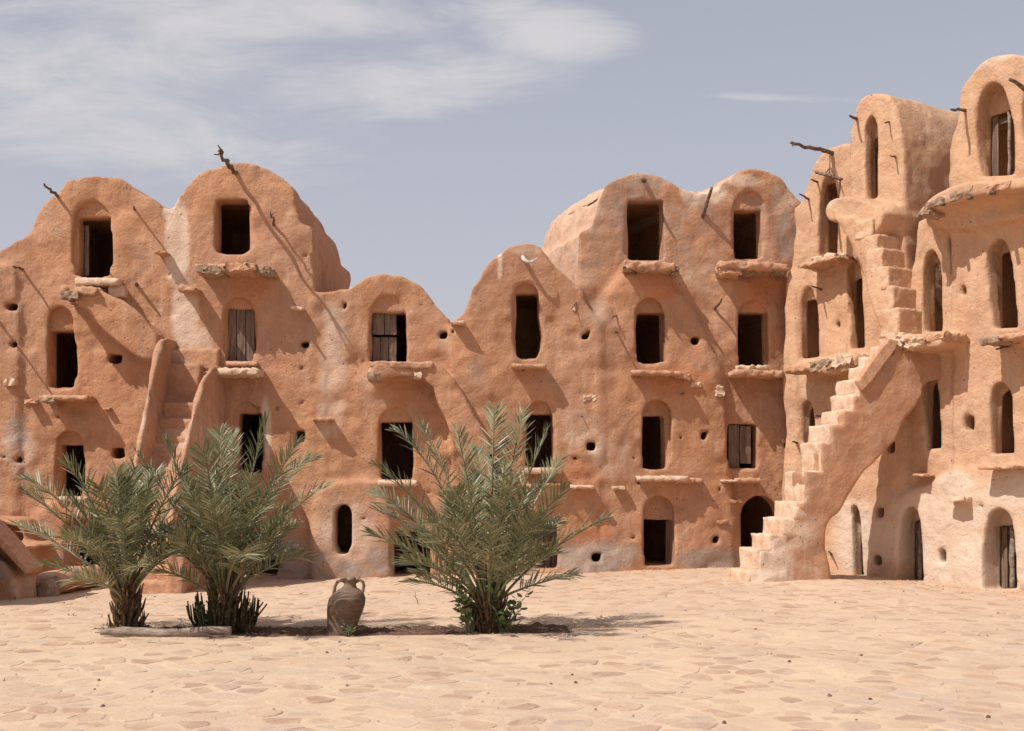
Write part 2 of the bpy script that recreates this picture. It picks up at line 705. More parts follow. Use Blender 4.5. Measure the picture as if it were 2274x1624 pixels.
def tube(mb, pts, rad, seg=7, seed=0, wob=0.12, tone=None):
    pts = [Vector(p) for p in pts]
    rr = random.Random(seed)
    vs, fs = [], []
    n = len(pts)
    if not isinstance(rad, (list, tuple)):
        rad = [rad] * n
    up = Vector((0.13, 0.21, 1)).normalized()
    for i, p in enumerate(pts):
        t = (pts[min(i + 1, n - 1)] - pts[max(i - 1, 0)]).normalized()
        a = t.cross(up)
        if a.length < 0.05:
            a = t.cross(Vector((1, 0, 0)))
        a.normalize()
        b = t.cross(a)
        for k in range(seg):
            ang = 2 * math.pi * k / seg
            r_ = rad[i] * (1 + wob * (rr.random() - 0.5) * 2)
            vs.append(p + (a * math.cos(ang) + b * math.sin(ang)) * r_)
    for i in range(n - 1):
        for k in range(seg):
            k2 = (k + 1) % seg
            fs.append((i * seg + k, i * seg + k2, (i + 1) * seg + k2, (i + 1) * seg + k))
    fs.append(tuple(range(seg))[::-1])
    fs.append(tuple((n - 1) * seg + k for k in range(seg)))
    mb.add(vs, fs, tone)


def bent(p0, p1, n, amp, seed):
    rr = random.Random(seed)
    p0, p1 = Vector(p0), Vector(p1)
    L = (p1 - p0).length
    out = []
    for i in range(n + 1):
        t = i / n
        p = p0.lerp(p1, t)
        if 0 < i < n:
            p += Vector((rr.uniform(-1, 1), rr.uniform(-1, 1), rr.uniform(-1, 1))) * amp * L
        out.append(p)
    return out


# ------------------------------------------------------------------ THE BACK RANGE (one carved field, cut into its four granaries)
def arch_pts(x0, x1, yt, yb, lean=0.0):
    w = (x1 - x0) / 2
    cx = (x0 + x1) / 2
    hgt = min((yb - yt) * 0.5, w * 1.15)
    pts = [(x0, yb)]
    for i in range(0, 9):
        a = math.pi * (1 - i / 8)
        pts.append((cx + w * math.cos(a) + lean * math.sin(a), yt + hgt - hgt * math.sin(a)))
    pts.append((x1, yb))
    return pts


# outlines (traced) of the four granaries
OUT = {
    'A': [(-260, 1480), (-260, 640), (-120, 590), (-40, 570), (0, 557), (20, 541), (55, 522), (68, 490), (95, 440), (135, 404),
          (185, 389), (235, 390), (285, 403), (325, 430), (355, 452), (372, 461), (384, 452), (400, 425), (430, 391),
          (480, 366), (530, 357), (580, 365), (622, 385), (645, 405), (658, 435), (667, 480), (669, 494), (686, 494), (697, 503),
          (698, 650), (699, 1480)],
    'B': [(699, 1480), (698, 651), (720, 646), (760, 643), (779, 638), (800, 622), (835, 610), (880, 608), (915, 618), (945, 640),
          (970, 672), (986, 700), (1003, 712), (1003, 1480)],
    'C': [(1003, 1480), (1003, 712), (1018, 702), (1030, 691), (1041, 667), (1059, 631), (1082, 594), (1105, 569), (1135, 548),
          (1167, 542), (1194, 547), (1210, 563), (1227, 590), (1262, 617), (1288, 640), (1305, 672), (1318, 698), (1326, 722),
          (1331, 760), (1330, 1480)],
    'D': [(1300, 1480), (1300, 760), (1286, 700), (1285, 660), (1284, 634), (1284, 522), (1289, 512), (1313, 508),
          (1322, 487), (1328, 448), (1341, 418), (1361, 396), (1387, 385), (1420, 379), (1453, 382), (1479, 392), (1499, 405),
          (1514, 417), (1540, 424), (1566, 424), (1588, 414), (1611, 395), (1637, 381), (1663, 376), (1696, 377), (1722, 386),
          (1745, 402), (1765, 422), (1800, 470), (1830, 560), (1830, 1480)],
}
fldB = Field(axis((-12.7, -9.3, 0.09), (-9.3, 7.6, 0.046)), axis((-1.1, 0.75, 0.045), (0.75, 2.2, 0.09), (2.2, 5.2, 0.20), (5.2, 5.8, 0.10)),
             axis((-0.55, 9.0, 0.046)))
DEP = {'A': 5.5, 'B': 5.0, 'C': 3.2, 'D': 3.6}
V0 = {'A': 0.0, 'B': 0.02, 'C': -0.07, 'D': 0.06}
polyUZ = {}
for k_, o_ in OUT.items():
    p_ = [uv_back(x, y, 0.0) for x, y in o_]
    # overlap neighbours a little so that nothing gapes
    polyUZ[k_] = p_
    fldB.op(p_, V0[k_], DEP[k_], 'add', 0.04, 0.03, sm=1)
# bond seams under the wall heads
fldB.op([uv_back(*p) for p in [(682, 662), (722, 662), (726, 1480), (678, 1480)]], 0.02, 4.5, 'add', 0.09, 0.02)
fldB.op([uv_back(*p) for p in [(640, 700), (760, 700), (760, 1480), (640, 1480)]], 0.1, 4.5, 'add', 0.02, 0.02)
fldB.op([uv_back(*p) for p in [(960, 790), (1050, 740), (1050, 1480), (960, 1480)]], 0.1, 4.0, 'add', 0.02, 0.02)
fldB.op([uv_back(*p) for p in [(1280, 720), (1380, 700), (1380, 1480), (1280, 1480)]], 0.12, 3.4, 'add', 0.02, 0.02)
# saddle between the two right vaults, set back
fldB.op([uv_back(*p) for p in [(1480, 520), (1500, 420), (1535, 409), (1571, 407), (1620, 420), (1640, 520)]], 0.5, 3.4, 'add', 0.1, 0.08)


def relief(pts, v0, v1=0.4, k=0.10, r=0.05, flare=0.25, mode='add', at_v=None):
    fldB.op([uv_back(x, y, v0 if at_v is None else at_v) for x, y in pts], v0, v1, mode, k, r, flare=flare)


# swelling plaster fields of the facade
relief([(1398, 606), (1368, 622), (1345, 655), (1330, 700), (1327, 760), (1334, 900), (1336, 1480), (1640, 1480), (1620, 900), (1560, 700), (1500, 640), (1450, 608)], -0.07, k=0.22, r=0.10)
relief([(690, 1480), (694, 1120), (712, 1082), (760, 1066), (830, 1064), (868, 1076), (872, 1480)], -0.14, k=0.14, r=0.09)
relief([(1240, 1480), (1250, 1240), (1300, 1225), (1420, 1232), (1440, 1480)], -0.12, k=0.25, r=0.12)
relief([(-200, 1480), (-200, 700), (20, 560), (42, 640), (42, 900), (30, 1480)], -0.10, k=0.10, r=0.06)
relief([(60, 1120), (190, 1110), (205, 1180), (205, 1480), (40, 1480)], -0.12, k=0.2, r=0.10)
relief([(985, 735), (1020, 725), (1050, 790), (1110, 930), (1150, 1075), (1090, 1080), (1030, 930), (1000, 830)], -0.06, k=0.16, r=0.06)
# curved stair cheek from the top left door down to the stair
relief([(140, 646), (160, 640), (212, 637), (250, 656), (282, 672), (314, 698), (341, 726), (357, 760), (352, 800), (330, 812), (296, 789), (262, 764), (230, 737), (206, 706), (184, 680), (165, 668)],
       -0.56, 0.3, k=0.02, r=0.03, flare=0.0)
# plaster block that closes that cheek against the stair
relief([(356, 762), (372, 774), (394, 776), (410, 800), (440, 812), (446, 850), (352, 850)], -0.30, 0.3, k=0.06, r=0.05, flare=0.05)
# platform and falling cheek of the middle granary
relief([(818, 840), (826, 812), (888, 805), (954, 800), (984, 815), (1001, 834), (1034, 890), (1066, 948), (1100, 1010), (1140, 1090), (1090, 1100), (1040, 1030), (1000, 966), (972, 905), (949, 843), (900, 836), (856, 836)],
       -0.46, 0.3, k=0.025, r=0.035, flare=0.0)
# ledge swellings beneath the thick ledges (right vaults)
relief([(1400, 600), (1495, 600), (1488, 640), (1450, 660), (1410, 640)], -0.10, 0.3, k=0.2, r=0.05)

# wall undulation, then the openings are cut crisply
fldB.rough([(1.1, 0.034), (0.42, 0.025), (0.17, 0.012)], seed=5)

# doors: granary, opening (x0,x1,y0,y1), niche (x0,x1,top) or None, niche depth
DOORS = [
    ('A', (174, 248, 483, 615), (161, 243, 444), 0.17), ('A', (483, 554, 447, 564), None, 0.14),
    ('A', (112, 170, 736, 861), (107, 163, 681), 0.15), ('A', (504, 566, 685, 804), (496, 564, 660), 0.15),
    ('A', (135, 187, 988, 1106), (124, 184, 957), 0.15), ('A', (530, 583, 919, 1049), (517, 572, 893), 0.12),
    ('A', (150, 217, 1180, 1290), (143, 213, 1150), 0.14), ('A', (543, 617, 1180, 1279), None, 0.10),
    ('B', (823, 903, 694, 806), (822, 899, 656), 0.13), ('B', (844, 917, 937, 1064), (842, 915, 904), 0.13),
    ('B', (874, 956, 1180, 1278), (868, 950, 1150), 0.12), ('B', (743, 783, 1120, 1230), 'arch', 0.05),
    ('C', (1144, 1203, 651, 796), (1141, 1197, 629), 0.13), ('C', (1168, 1228, 920, 1038), (1168, 1224, 891), 0.13),
    ('C', (1171, 1237, 1157, 1261), (1168, 1232, 1140), 0.12),
    ('D', (1394, 1474, 447, 577), None, 0.12), ('D', (1629, 1691, 467, 575), (1629, 1701, 423), 0.15),
    ('D', (1413, 1474, 695, 806), (1411, 1473, 663), 0.12), ('D', (1639, 1704, 694, 814), (1641, 1704, 667), 0.14),
    ('D', (1425, 1475, 923, 1041), (1427, 1489, 888), 0.20), ('D', (1615, 1681, 942, 1041), (1614, 1676, 894), 0.13),
    ('D', (1430, 1494, 1154, 1254), (1429, 1496, 1101), 0.18), ('D', (1647, 1732, 1100, 1262), 'arch', 0.06),
]
rj = random.Random(3)


def jig(pts, a):
    return [(x + rj.uniform(-a, a), y + rj.uniform(-a, a)) for x, y in pts]


door_boxes = []
for bi, (b_, (x0, x1, y0, y1), ni, dn) in enumerate(DOORS):
    def cut(pts, v0, v1, k=0.03, r=0.02, at_v=0.0, sm=1):
        fldB.op([uv_back(x, y, at_v) for x, y in pts], v0, v1, 'sub', k, r, sm=sm)
    if ni == 'arch':
        cut(arch_pts(x0, x1, y0, y1), -0.5, 0.6, 0.04, 0.02)
    else:
        if ni is None:
            cut(jig([(x0 - 7, y1 + 1), (x0 - 6, (y0 + y1) / 2), (x0 - 4, y0 - 3), (x1 + 2, y0 - 3), (x1 + 2, (y0 + y1) / 2), (x1 + 3, y1 + 1)], 1.5), -0.5, dn, 0.07, 0.03)
        else:
            nx0, nx1, nt = ni
            cut(arch_pts(nx0, nx1, nt, y1 + 1), -0.5, dn, 0.05, 0.02)
            cut([(nx0, y0), (x1 + 1, y0 + 5), (x1 + 2, y1 + 1), (nx0, y1 + 1)], -0.5, dn, 0.05, 0.02)
        h_ = (y1 - y0)
        if bi == 12:
            pts = [(1146, 652), (1195, 652), (1196, 700), (1203, 745), (1199, 778), (1192, 796), (1147, 796), (1144, 745), (1147, 700)]
        else:
            pts = jig([(x0, y1), (x0 + 1, y1 - h_ * 0.33), (x0, y0 + h_ * 0.33), (x0 + 1, y0), ((x0 + x1) / 2, y0 + 1), (x1 - 1, y0), (x1 - 1, y0 + h_ * 0.33), (x1 + 1, y1 - h_ * 0.33), (x1, y1), ((x0 + x1) / 2, y1)], 1.6)
        pts = [pts[0]] + pts + [pts[-1]]
        cut(pts, -0.1, 0.62, 0.012, 0.0, at_v=dn, sm=0)
    u0, zt = uv_back(x0, y0, 0.1); u1, zb = uv_back(x1, y1, 0.1)
    m_ = 0.50
    if b_ == 'A' and x0 > 520 and y0 > 900: m_ = 0.30
    rm = [(u0 - m_, zb), (u1 + m_, zb), (u1 + m_, zt + 0.12), (u0 - m_, zt + 0.12)]
    fldB.op(rm, 0.50, {'A': 3.4, 'B': 3.4, 'C': 2.6, 'D': 3.0}[b_], 'sub', 0.03, 0.03, sm=0)
    door_boxes.append((b_, u0 - m_ - 0.12, u1 + m_ + 0.12, zb - 0.12, zt + 0.25, u0, u1, zb, zt, dn))

HOLES = [(13, 39, 673, 691), (25, 41, 757, 773), (242, 270, 787, 808), (248, 275, 994, 1018), (37, 51, 1015, 1029), (667, 685, 758, 771),
         (654, 675, 957, 982), (977, 993, 736, 752), (761, 770, 674, 684), (1292, 1308, 742, 755), (1303, 1323, 983, 1002),
         (1315, 1334, 1230, 1247), (1535, 1553, 749, 767), (1556, 1568, 959, 976), (1745, 1759, 981, 997), (1582, 1594, 1192, 1206), (1086, 1098, 1008, 1020),
         (1240, 1247, 1075, 1082), (8, 16, 1011, 1017)]
for (x0, x1, y0, y1) in HOLES:
    fldB.op([uv_back(x, y) for x, y in jig([(x0, y1), (x0 - 1, (y0 + y1) / 2), (x0 + 1, y0), ((x0 + x1) / 2, y0), (x1 + 1, y0), (x1, (y0 + y1) / 2), (x1 - 2, y1), ((x0 + x1) / 2, y1 + 1)], 1.5)],
            -0.5, 0.65, 'sub', 0.05, 0.0)
for _ in range(46):      # pits left by old pegs
    u_ = rj.uniform(-9.0, 5.2); z_ = rj.uniform(0.6, 6.2)
    s_ = rj.uniform(0.035, 0.06)
    fldB.op([(u_ - s_, z_), (u_, z_ - s_), (u_ + s_, z_), (u_, z_ + s_)], -0.3, 0.10, 'sub', 0.04, 0.0)

gv, gq = fldB.mesh()
U_, V_, Z_ = gv[:, 0], gv[:, 1], gv[:, 2]
Wb = back_world(U_, V_, Z_)
WbD = back_world_right(U_, V_, Z_)
VNb, FNb = vert_normals(Wb, gq)
VNbD, FNbD = vert_normals(WbD, gq)

SPOTS_PX = [  # (px, py, rx, ry, channel 0 pale 1 grey 2 red, strength)
    (392, 540, 30, 110, 0, 1.0), (410, 700, 34, 90, 0, 0.95), (375, 470, 16, 22, 0, 1.0), (440, 770, 35, 50, 0, 0.75),
    (215, 628, 40, 16, 0, 0.9), (40, 960, 22, 50, 1, 0.7), (45, 1000, 40, 60, 0, 0.5), (590, 960, 14, 90, 0, 0.9),
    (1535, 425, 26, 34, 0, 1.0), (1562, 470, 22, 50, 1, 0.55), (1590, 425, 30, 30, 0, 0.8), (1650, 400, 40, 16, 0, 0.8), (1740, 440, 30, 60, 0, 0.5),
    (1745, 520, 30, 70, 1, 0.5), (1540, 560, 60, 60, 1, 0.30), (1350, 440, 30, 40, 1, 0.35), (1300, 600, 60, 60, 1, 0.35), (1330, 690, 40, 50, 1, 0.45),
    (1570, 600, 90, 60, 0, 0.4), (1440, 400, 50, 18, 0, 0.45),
    (740, 820, 34, 170, 0, 0.55), (755, 690, 40, 60, 1, 0.3), (720, 930, 22, 60, 0, 0.5), (700, 1250, 60, 40, 1, 0.65), (760, 1265, 90, 26, 1, 0.6),
    (770, 1200, 80, 110, 0, 0.55), (850, 1245, 45, 32, 1, 0.7), (640, 1245, 70, 60, 1, 0.75), (450, 1260, 60, 40, 1, 0.6),
    (1320, 1235, 95, 42, 1, 0.95), (1400, 1225, 50, 20, 1, 0.6), (1580, 1240, 90, 26, 1, 0.85), (1010, 1270, 50, 20, 1, 0.6),
    (1350, 1010, 60, 60, 0, 0.45), (1290, 960, 50, 60, 0, 0.40), (1240, 1080, 60, 30, 0, 0.35), (1510, 850, 80, 40, 2, 0.8), (1460, 640, 60, 30, 2, 0.7),
    (1700, 650, 60, 40, 2, 0.8), (1290, 1060, 60, 50, 2, 0.6), (560, 640, 60, 40, 2, 0.6), (900, 870, 70, 40, 2, 0.5), (200, 1130, 80, 60, 2, 0.45),
    (1300, 1180, 80, 40, 2, 0.6), (620, 830, 60, 70, 2, 0.4), (830, 870, 60, 60, 0, 0.30), (980, 760, 26, 40, 1, 0.4), (1060, 840, 40, 70, 1, 0.3),
    (1110, 590, 6, 40, 0, 0.9), (1170, 560, 40, 10, 0, 0.6), (100, 1210, 60, 60, 0, 0.35), (300, 560, 60, 60, 1, 0.25), (120, 480, 40, 50, 0, 0.25)]


def spots_uz(lst, f):
    out = []
    for (x, y, rx, ry, ch, st) in lst:
        u, z = f(x, y); ua, _ = f(x + rx, y); _, zb = f(x, y - ry)
        out.append((u, z, abs(ua - u), abs(zb - z), ch, st))
    return out


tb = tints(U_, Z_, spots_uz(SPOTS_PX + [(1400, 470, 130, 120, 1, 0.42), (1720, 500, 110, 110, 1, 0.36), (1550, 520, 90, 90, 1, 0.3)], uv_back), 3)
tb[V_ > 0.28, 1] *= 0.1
tb[(V_ > 0.2) & (U_ > 1.0) & (U_ < 2.3) & (Z_ > 5.0), 0] = 0.50  # sunlight painted pale onto granary D's left flank, against its greyer front
fcu = U_[gq].mean(1); fcv = V_[gq].mean(1); fcz = Z_[gq].mean(1)
owner = np.full(len(gq), 3)
for i_, k_ in enumerate('ABC'):
    owner[in_poly(fcu, fcz, polyUZ[k_])] = i_
bA = uv_back(699, 800)[0]; bB = uv_back(1003, 800)[0]; bC = uv_back(1330, 900)[0]
low = fcz < 3.8
owner[low & (fcu < bA)] = 0
owner[low & (fcu >= bA) & (fcu < bB)] = 1
owner[low & (fcu >= bB) & (fcu < bC)] = 2
owner[low & (fcu >= bC)] = 3
# the outline shell lies just outside the polygons: give those faces to the nearest outline
un = (~low)
for i_, k_ in enumerate('ABCD'):
    p_ = np.array(polyUZ[k_])
    if i_ == 0:
        best = np.full(len(gq), 9.0); own2 = owner.copy()
    grow = p_ + 0.0
    cen = p_.mean(0)
    dd = np.full(un.sum(), 9.0)
    cu, cz = fcu[un], fcz[un]
    inside = in_poly(cu, cz, polyUZ[k_])
    for j in range(len(p_)):
        a = p_[j]; b = p_[(j + 1) % len(p_)]
        e = b - a; L = (e ** 2).sum() + 1e-9
        t = np.clip(((cu - a[0]) * e[0] + (cz - a[1]) * e[1]) / L, 0, 1)
        dd = np.minimum(dd, np.hypot(cu - a[0] - e[0] * t, cz - a[1] - e[1] * t))
    dd[inside] = -1
    bb = best[un]; oo = own2[un]
    m = dd < bb
    bb[m] = dd[m]; oo[m] = i_
    best[un] = bb; own2[un] = oo
owner = own2

GRAN = {}
LAB = {'A': ('tall left adobe granary with two round vaulted tops and a pale plaster streak between them', 'adobe granary'),
       'B': ('lowest adobe granary with one round top and a small arched window near the ground', 'adobe granary'),
       'C': ('narrow peaked adobe granary with a curved horn set in its gable, behind the right palm', 'adobe granary'),
       'D': ('tall adobe granary with two vaults in the inner corner, its long sunlit left flank showing', 'adobe granary')}
ox = {'A': -6.5, 'B': -2.5, 'C': 0.2, 'D': 3.6}
for i_, k_ in enumerate('ABCD'):
    GRAN[k_] = thing('granary_building', LAB[k_][0], LAB[k_][1], (ox[k_], yf(ox[k_]) + 0.4, 0.0), 'adobe granaries round the courtyard')
door_of = np.full(len(gq), -1)
for j, (b_, a0, a1, z0, z1, *_r) in enumerate(door_boxes):
    m = (fcu > a0) & (fcu < a1) & (fcz > z0) & (fcz < z1) & (fcv > 0.19) & (fcv < 3.6)
    u0, u1, zb, zt, dn = _r
    nar = (fcu > u0 - 0.07) & (fcu < u1 + 0.07) & (fcz > zb - 0.06) & (fcz < zt + 0.08)
    m &= nar | (fcv > 0.42)
    door_of[m] = j
roof = (fcv > 0.35) & (FNb[:, 2] > 0.30) & (door_of < 0) & (fcz > 3.5)
for i_, k_ in enumerate('ABCD'):
    own = (owner == i_) & (door_of < 0)
    W__, N__ = (WbD, VNbD) if k_ == 'D' else (Wb, VNb)
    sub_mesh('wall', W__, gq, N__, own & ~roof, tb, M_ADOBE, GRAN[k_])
    cuts_ = {'D': [1524, 1590], }.get(k_, [])
    cuts_ = [-99.0] + [uv_back(c_, 430, 0.0)[0] for c_ in cuts_] + [99.0]
    for lo_, hi_ in zip(cuts_[:-1], cuts_[1:]):
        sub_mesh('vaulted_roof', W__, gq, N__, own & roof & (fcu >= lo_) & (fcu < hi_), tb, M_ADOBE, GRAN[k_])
for j, bx_ in enumerate(door_boxes):
    W__, N__ = (WbD, VNbD) if bx_[0] == 'D' else (Wb, VNb)
    sub_mesh('doorway', W__, gq, N__, door_of == j, tb, M_ADOBE, GRAN[bx_[0]])
print('back range quads', len(gq))


# ------------------------------------------------------------------ ledges, pegs, branches
class Frame:
    def __init__(s, uv, W):
        s.uv = uv; s.W = W

    def P(s, px, py, v=0.0):
        u, z = s.uv(px, py, v)
        return Vector(s.W(np.array([u]), np.array([v]), np.array([z]))[0])


FB = Frame(uv_back, back_world)
FW = Frame(uv_wing, wing_world)
FS = Frame(uv_stair, stair_world)
seed_ = [100]


def ledge(par, fr, x0, x1, y0, y1, prot, name='ledge', mat=None, amp=0.02, r=0.016, back=0.12, sag=0.0, tilt=0.0, taper=0.0, res=0.06, label=None):
    seed_[0] += 1
    if name == 'stone' and prot < 0.45 and fr is FB:
        prot *= 0.68
    mb = MB()
    ua, zt = fr.uv(x0, y0, -prot); ub, _ = fr.uv(x1, y0, -prot)
    _, zb = fr.uv((x0 + x1) / 2, y1, -prot)
    _, zt = fr.uv((x0 + x1) / 2, y0, -prot)

    def W(u, v, z):
        return fr.W(u, v, z + tilt * (u - (ua + ub) / 2))
    rough_box(mb, W, ua, ub, -prot, back, zb, zt, r=min(r, 0.03), amp=amp * 0.95, res=res * 0.85, seed=seed_[0], sag=sag, taper=taper, freq=10.0)
    o = mb.build(name, mat or M_LEDGE, par, smooth=(name != 'stone'))
    if label:
        o['label'] = label
    return o


def pole(par, fr, root, tip, L, r=0.022, bend=0.03, name='pole', mat=None, fork=None, n=6, inset=0.15, label=None):
    seed_[0] += 1
    a = fr.P(*root, 0.0); b = fr.P(*tip, -L)
    d = (a - b).normalized()
    mb = MB()
    pts = [a + d * inset] + bent(a, b, n, bend, seed_[0])
    rad = [r * 1.1] + [r * (1.1 - 0.45 * i / n) for i in range(n + 1)]
    tube(mb, pts, rad, 8, seed_[0], 0.14)
    if fork:
        for (fx, fy, dv) in fork:
            c = fr.P(fx, fy, -L - dv)
            i0 = pts[-2]
            tube(mb, bent(i0, c, 3, 0.08, seed_[0] + 5), [r * 0.6, r * 0.5, r * 0.4, r * 0.28], 6, seed_[0], 0.15)
    o = mb.build(name, mat or M_POLE, par, smooth=True)
    if label:
        o['label'] = label
    return o


A, B_, C_, D_ = (GRAN[k] for k in 'ABCD')
# --- granary A
ledge(A, FB, 165, 262, 617, 634, 0.30, mat=M_PALE, amp=0.02, r=0.05)
ledge(A, FB, 240, 276, 634, 660, 0.25, 'stone', M_PALE, r=0.06)
ledge(A, FB, 134, 216, 636, 652, 0.66, mat=M_LEDGE, amp=0.03, tilt=-0.05)
ledge(A, FB, 132, 172, 648, 663, 0.74, 'stone', M_STONE, amp=0.03, r=0.04)
pole(A, FB, (182, 668), (155, 666), 0.75, 0.05, 0.02, 'beam', n=3)
pole(A, FB, (190, 655), (212, 640), 0.60, 0.045, 0.02, 'beam', n=3)
ledge(A, FB, 434, 560, 586, 603, 0.62, mat=M_LEDGE, amp=0.03, tilt=0.02)
ledge(A, FB, 434, 492, 590, 606, 0.70, 'stone', M_STONE, amp=0.03, tilt=-0.06)
ledge(A, FB, 500, 566, 583, 601, 0.68, 'stone', M_LEDGE, amp=0.03)
ledge(A, FB, 566, 600, 590, 608, 0.60, 'stone', M_STONE, amp=0.03, tilt=-0.10)
ledge(A, FB, 585, 606, 600, 612, 0.52, 'stone', M_STONE, amp=0.02, tilt=-0.12)
for q_ in ((452, 600), (498, 592), (548, 586), (592, 604)):
    pole(A, FB, (q_[0], q_[1] + 4), q_, 0.72, 0.035, 0.02, 'beam', n=3)
ledge(A, FB, 645, 672, 680, 687, 0.34, 'stone', M_PALE, amp=0.02)
ledge(A, FB, 394, 434, 637, 646, 0.50, 'stone', M_LEDGE, amp=0.02)
ledge(A, FB, 343, 369, 557, 562, 0.42, 'stone', M_LEDGE, amp=0.015)
ledge(A, FB, 86, 195, 878, 889, 0.46, mat=M_LEDGE, amp=0.022)
ledge(A, FB, 88, 120, 884, 893, 0.48, 'stone', M_STONE, amp=0.02)
ledge(A, FB, 692, 738, 928, 934, 0.28, 'stone', M_LEDGE, amp=0.02)
ledge(A, FB, 7, 33, 842, 856, 0.32, 'stone', M_PALE, amp=0.03)
ledge(A, FB, 54, 78, 886, 896, 0.30, 'stone', M_LEDGE, amp=0.03)
ledge(A, FB, 227, 243, 905, 910, 0.25, 'stone', M_LEDGE, amp=0.012)
ledge(A, FB, 466, 574, 818, 833, 0.52, mat=M_PALE, amp=0.03, r=0.05)
ledge(A, FB, 124, 190, 1104, 1114, 0.20, mat=M_PALE, amp=0.02)
ledge(A, FB, 500, 570, 802, 812, 0.22, mat=M_LEDGE, amp=0.02)
pole(A, FB, (125, 433), (98, 409), 0.78, 0.028, 0.03, fork=[(101, 414, -0.05)])
pole(A, FB, (49, 598), (29, 592), 0.70, 0.024, 0.02)
pole(A, FB, (-10, 700), (-32, 690), 0.72, 0.026, 0.02)
pole(A, FB, (524, 383), (486, 335), 1.45, 0.040, 0.035, 'branch', n=9, fork=[(484, 323, 0.15), (476, 343, 0.2)], label='longest forked branch jutting above the second vault')
pole(A, FB, (608, 500), (603, 478), 0.55, 0.024, 0.05, fork=[(601, 469, 0.05), (612, 471, 0.05)])
pole(A, FB, (298, 464), (297, 458), 0.42, 0.022, 0.03, 'peg', n=3)
pole(A, FB, (303, 632), (302, 629), 0.22, 0.030, 0.04, 'peg', n=3)
# --- granary B
ledge(B_, FB, 820, 962, 803, 817, 0.50, mat=M_LEDGE, amp=0.02)
pole(B_, FB, (862, 826), (822, 834), 0.52, 0.055, 0.03, 'beam', n=3)
ledge(B_, FB, 816, 842, 829, 846, 0.54, 'stone', M_STONE, amp=0.03)
ledge(B_, FB, 918, 934, 826, 838, 0.52, 'stone', M_PALE, amp=0.03)
ledge(B_, FB, 1000, 1032, 713, 719, 0.44, 'stone', M_PALE, amp=0.015)
ledge(B_, FB, 838, 926, 1068, 1079, 0.30, mat=M_PALE, amp=0.02)
# --- granary C
ledge(C_, FB, 1136, 1213, 808, 817, 0.36, mat=M_LEDGE, amp=0.018)
ledge(C_, FB, 1160, 1248, 1040, 1052, 0.34, mat=M_PALE, amp=0.02)
ledge(C_, FB, 1265, 1320, 1078, 1085, 0.30, mat=M_PALE, amp=0.02)
ledge(C_, FB, 1294, 1328, 877, 891, 0.22, 'stone', M_PALE, amp=0.035)
ledge(C_, FB, 1165, 1245, 1075, 1082, 0.30, mat=M_LEDGE, amp=0.02)
seed_[0] += 1
mb = MB()
hp = [FB.P(x, y, v) for x, y, v in [(1161, 571, -0.05), (1164, 577, -0.22), (1171, 582, -0.30), (1181, 582, -0.33), (1189, 577, -0.33), (1194, 571, -0.30)]]
tube(mb, hp, [0.045, 0.042, 0.036, 0.028, 0.018, 0.007], 9, 5, 0.05)
mb.build('horn', M_BONE, C_, smooth=True)
pole(C_, FB, (1281, 672), (1269, 687), 0.22, 0.016, 0.12, 'peg', n=4)
ledge(C_, FB, 1270, 1280, 682, 690, 0.16, 'stone', M_PALE, amp=0.015)
pole(C_, FB, (1300, 925), (1290, 925), 0.2, 0.016, 0.04, 'peg', n=3)
# --- granary D
ledge(D_, FB, 1386, 1502, 581, 600, 0.46, mat=M_LEDGE, amp=0.03, r=0.05)
for (x0, y0, x1, y1) in ((1402, 602, 1385, 594), (1412, 606, 1400, 604), (1420, 600, 1428, 600), (1492, 600, 1506, 598), (1488, 606, 1494, 610)):
    pole(D_, FB, (x0, y0), (x1, y1), 0.50, 0.042, 0.03, 'beam', n=3)
ledge(D_, FB, 1484, 1508, 588, 608, 0.42, 'stone', M_STONE, amp=0.04)
ledge(D_, FB, 1598, 1752, 582, 598, 0.50, mat=M_LEDGE, amp=0.03, r=0.05)
ledge(D_, FB, 1600, 1645, 590, 609, 0.47, 'stone', M_LEDGE, amp=0.04)
ledge(D_, FB, 1640, 1700, 596, 606, 0.42, 'stone', M_STONE, amp=0.03)
ledge(D_, FB, 1720, 1750, 594, 606, 0.45, 'stone', M_STONE, amp=0.03)
ledge(D_, FB, 1404, 1516, 823, 832, 0.42, mat=M_LEDGE, amp=0.022)
ledge(D_, FB, 1500, 1534, 828, 840, 0.36, 'stone', M_LEDGE, amp=0.03, tilt=-0.15)
ledge(D_, FB, 1533, 1558, 849, 859, 0.28, 'stone', M_PALE, amp=0.03)
ledge(D_, FB, 1627, 1742, 822, 836, 0.42, mat=M_LEDGE, amp=0.03)
ledge(D_, FB, 1640, 1706, 812, 822, 0.24, mat=M_PALE, amp=0.03)
ledge(D_, FB, 1416, 1530, 1058, 1068, 0.36, mat=M_PALE, amp=0.025)
ledge(D_, FB, 1500, 1560, 1063, 1072, 0.30, mat=M_LEDGE, amp=0.025)
ledge(D_, FB, 1636, 1690, 1062, 1072, 0.34, mat=M_LEDGE, amp=0.02)
ledge(D_, FB, 1603, 1650, 1066, 1071, 0.24, mat=M_PALE, amp=0.015)
ledge(D_, FB, 1620, 1647, 1110, 1117, 0.20, 'stone', M_LEDGE, amp=0.02)
ledge(D_, FB, 1592, 1618, 1155, 1163, 0.22, 'stone', M_LEDGE, amp=0.02)
ledge(D_, FB, 1590, 1608, 857, 880, 0.18, 'stone', M_PALE, amp=0.03)
ledge(D_, FB, 1552, 1579, 1196, 1209, 0.13, 'stone', M_LEDGE, amp=0.01)
ledge(D_, FB, 1360, 1388, 1080, 1087, 0.26, 'stone', M_PALE, amp=0.02)
pole(D_, FB, (1563, 471), (1581, 416), 0.35, 0.040, 0.03, 'post', fork=None)
